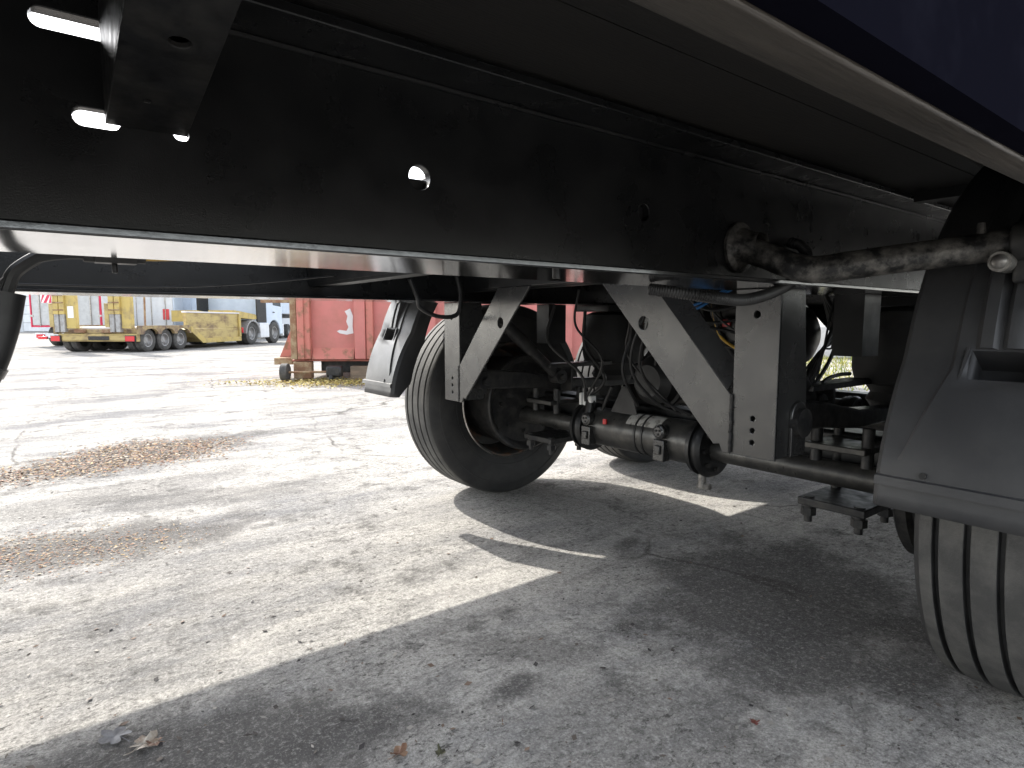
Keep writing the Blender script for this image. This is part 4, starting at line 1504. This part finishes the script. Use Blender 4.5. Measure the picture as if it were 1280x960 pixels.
def leaf(name, x, y, size, rz, m, label, curl=0.5, lobes=5):
    mb = MB()
    ring = []
    n = lobes * 6
    for i in range(n):
        a = 2 * math.pi * i / n
        rr = size * (0.62 + 0.38 * abs(math.cos(lobes * a / 2.0)) ** 0.6) * random.uniform(0.88, 1.08)
        if abs(a - math.pi) < 0.25:
            rr *= 0.6
        xx, yy = rr * math.cos(a), rr * 0.85 * math.sin(a)
        zz = curl * (rr / size) ** 2 * size * (0.30 + 0.35 * math.sin(a * 2 + 1) + 0.18 * math.sin(a * 5)) + random.uniform(0, 0.08) * size
        ring.append((xx, yy, max(0.0, zz) + 0.003))
    mid = [(0.45 * p[0], 0.45 * p[1], 0.35 * p[2] + 0.002 + random.uniform(0, 0.06) * size) for p in ring]
    vs = [(0, 0, 0.003)] + mid + ring
    fs = [(0, 1 + i, 1 + (i + 1) % n) for i in range(n)] + [(1 + i, 1 + n + i, 1 + n + (i + 1) % n, 1 + (i + 1) % n) for i in range(n)]
    mb.add(vs, fs)
    mb.tube([(-0.4 * size, 0, 0.006), (-0.9 * size, 0.05 * size, 0.004), (-1.35 * size, 0.2 * size, 0.006)], size * 0.03, 5, 4)
    o = mb.build(name, m, smooth=50)
    o.location = (x, y, 0.001)
    o.rotation_euler = (0, 0, rz)
    tag(o, label, 'leaf', 'crumpled fallen leaves on the concrete')


mat('leaf_pale', (0.42, 0.38, 0.32), 0.7, col2=(0.22, 0.16, 0.11), vscale=40)
mat('leaf_brown', (0.14, 0.065, 0.035), 0.6, col2=(0.25, 0.15, 0.09), vscale=50)
mat('leaf_red', (0.12, 0.025, 0.02), 0.6, col2=(0.2, 0.08, 0.05), vscale=50)
mat('leaf_grey', (0.20, 0.20, 0.21), 0.75, col2=(0.10, 0.10, 0.105), vscale=35)
mat('moss', (0.10, 0.10, 0.055), 0.9, col2=(0.05, 0.045, 0.03), vscale=60)
leaf('fallen_leaf', 0.118, 1.372, 0.030, 0.6, 'leaf_pale', 'pale curled dead leaf with a brown tip lying in the shade')
leaf('fallen_leaf', 0.135, 1.365, 0.016, 2.6, 'leaf_brown', 'small brown leaf scrap touching the pale curled leaf')
leaf('fallen_leaf', 0.074, 1.435, 0.033, 2.2, 'leaf_grey', 'flattened grey leaf pressed on the concrete at the shadow edge', 0.25)
leaf('fallen_leaf', 0.513, 1.035, 0.020, 0.3, 'leaf_brown', 'crumpled brown leaf beside a tuft of moss in the shade', 0.9)
leaf('fallen_leaf', 0.578, 0.985, 0.013, 1.3, 'moss', 'dark green-brown moss clump on the shaded concrete', 1.2)
leaf('fallen_leaf', 1.156, 0.662, 0.011, 1.8, 'leaf_red', 'small dark red leaf on the shaded concrete near the big tyre', 0.7)


def verge():
    # rough grass strip beyond the trailer's tail
    mb = MB()
    for k in range(9000):
        r, d = random.uniform(3.2, 12), random.uniform(7.5, 16)
        x, y, _ = yard(r, d)
        hgt = random.uniform(0.04, 0.14)
        a = random.uniform(0, 6.283)
        w_ = random.uniform(0.006, 0.014)
        lx, ly = random.gauss(0, 0.4) * hgt, random.gauss(0, 0.4) * hgt
        mb.add([(x - w_ * math.cos(a), y - w_ * math.sin(a), 0), (x + w_ * math.cos(a), y + w_ * math.sin(a), 0), (x + lx, y + ly, hgt)], [(0, 1, 2)])
    o = mb.build('grass', 'grass', weld=False, smooth=0)
    tag(o, 'rough yellow-green grass on the verge beyond the trailer tail', 'grass', kind='stuff')
    b = MB().box(-1.5, 1.5, -0.3, 0.3, 0, 0.75).build('barrier_block', 'concrete_block', None, bevel=0.03)
    b.location = yard(8.2, 14.6)
    b.rotation_euler = (0, 0, YAW)
    tag(b, 'pale concrete barrier block on the grass verge', 'barrier')


verge()


def tree(x, y, h_, label):
    T = thing('tree', label, 'tree', (x, y, 0), random.uniform(0, 6), 'trees along the edge of the yard')
    tr = MB()
    tr.tube([(0, 0, 0), (0.05, 0.02, h_ * 0.2), (0.0, 0.06, h_ * 0.45), (0.08, 0, h_ * 0.8)], 0.14, 8, 4)
    for k in range(7):
        a = k * 0.9
        z = h_ * (0.3 + 0.07 * k)
        tr.tube([(0, 0, z), (0.5 * math.cos(a), 0.5 * math.sin(a), z + 0.4), (1.2 * math.cos(a), 1.2 * math.sin(a), z + 0.9)], 0.05, 6, 3)
    o = tr.build('trunk', 'timber', None, base=(0, 0, 0))
    o.parent = T
    lf = MB()
    cl = [(random.gauss(0, h_ * 0.16), random.gauss(0, h_ * 0.16), h_ * random.uniform(0.35, 0.98), random.uniform(0.4, 0.9)) for _ in range(32)]
    for k in range(4200):
        cx, cy, cz, cr = random.choice(cl)
        p = Vector((random.gauss(0, 1), random.gauss(0, 1), random.gauss(0, 1))).normalized() * cr * random.uniform(0.5, 1)
        c = Vector((cx, cy, cz)) + p
        u = Vector((random.gauss(0, 1), random.gauss(0, 1), random.gauss(0, 1))).normalized() * 0.09
        v = u.orthogonal().normalized() * 0.055
        lf.add([c - u, c + v, c + u, c - v], [(0, 1, 2, 3)])
    o = lf.build('crown', 'foliage', None, base=(0, 0, 0), weld=False, smooth=0)
    o.parent = T


for r, d, hh, lab in ((14, 27, 6.5, 'leafy green tree beyond the grass verge, nearest to the concrete barrier block'), (20, 30, 7.5, 'tall leafy green tree second along the yard edge from the barrier block'), (26, 31, 7.0, 'leafy green tree at the end of the row along the yard edge')):
    x, y, _ = yard(r, d)
    tree(x, y, hh, lab)
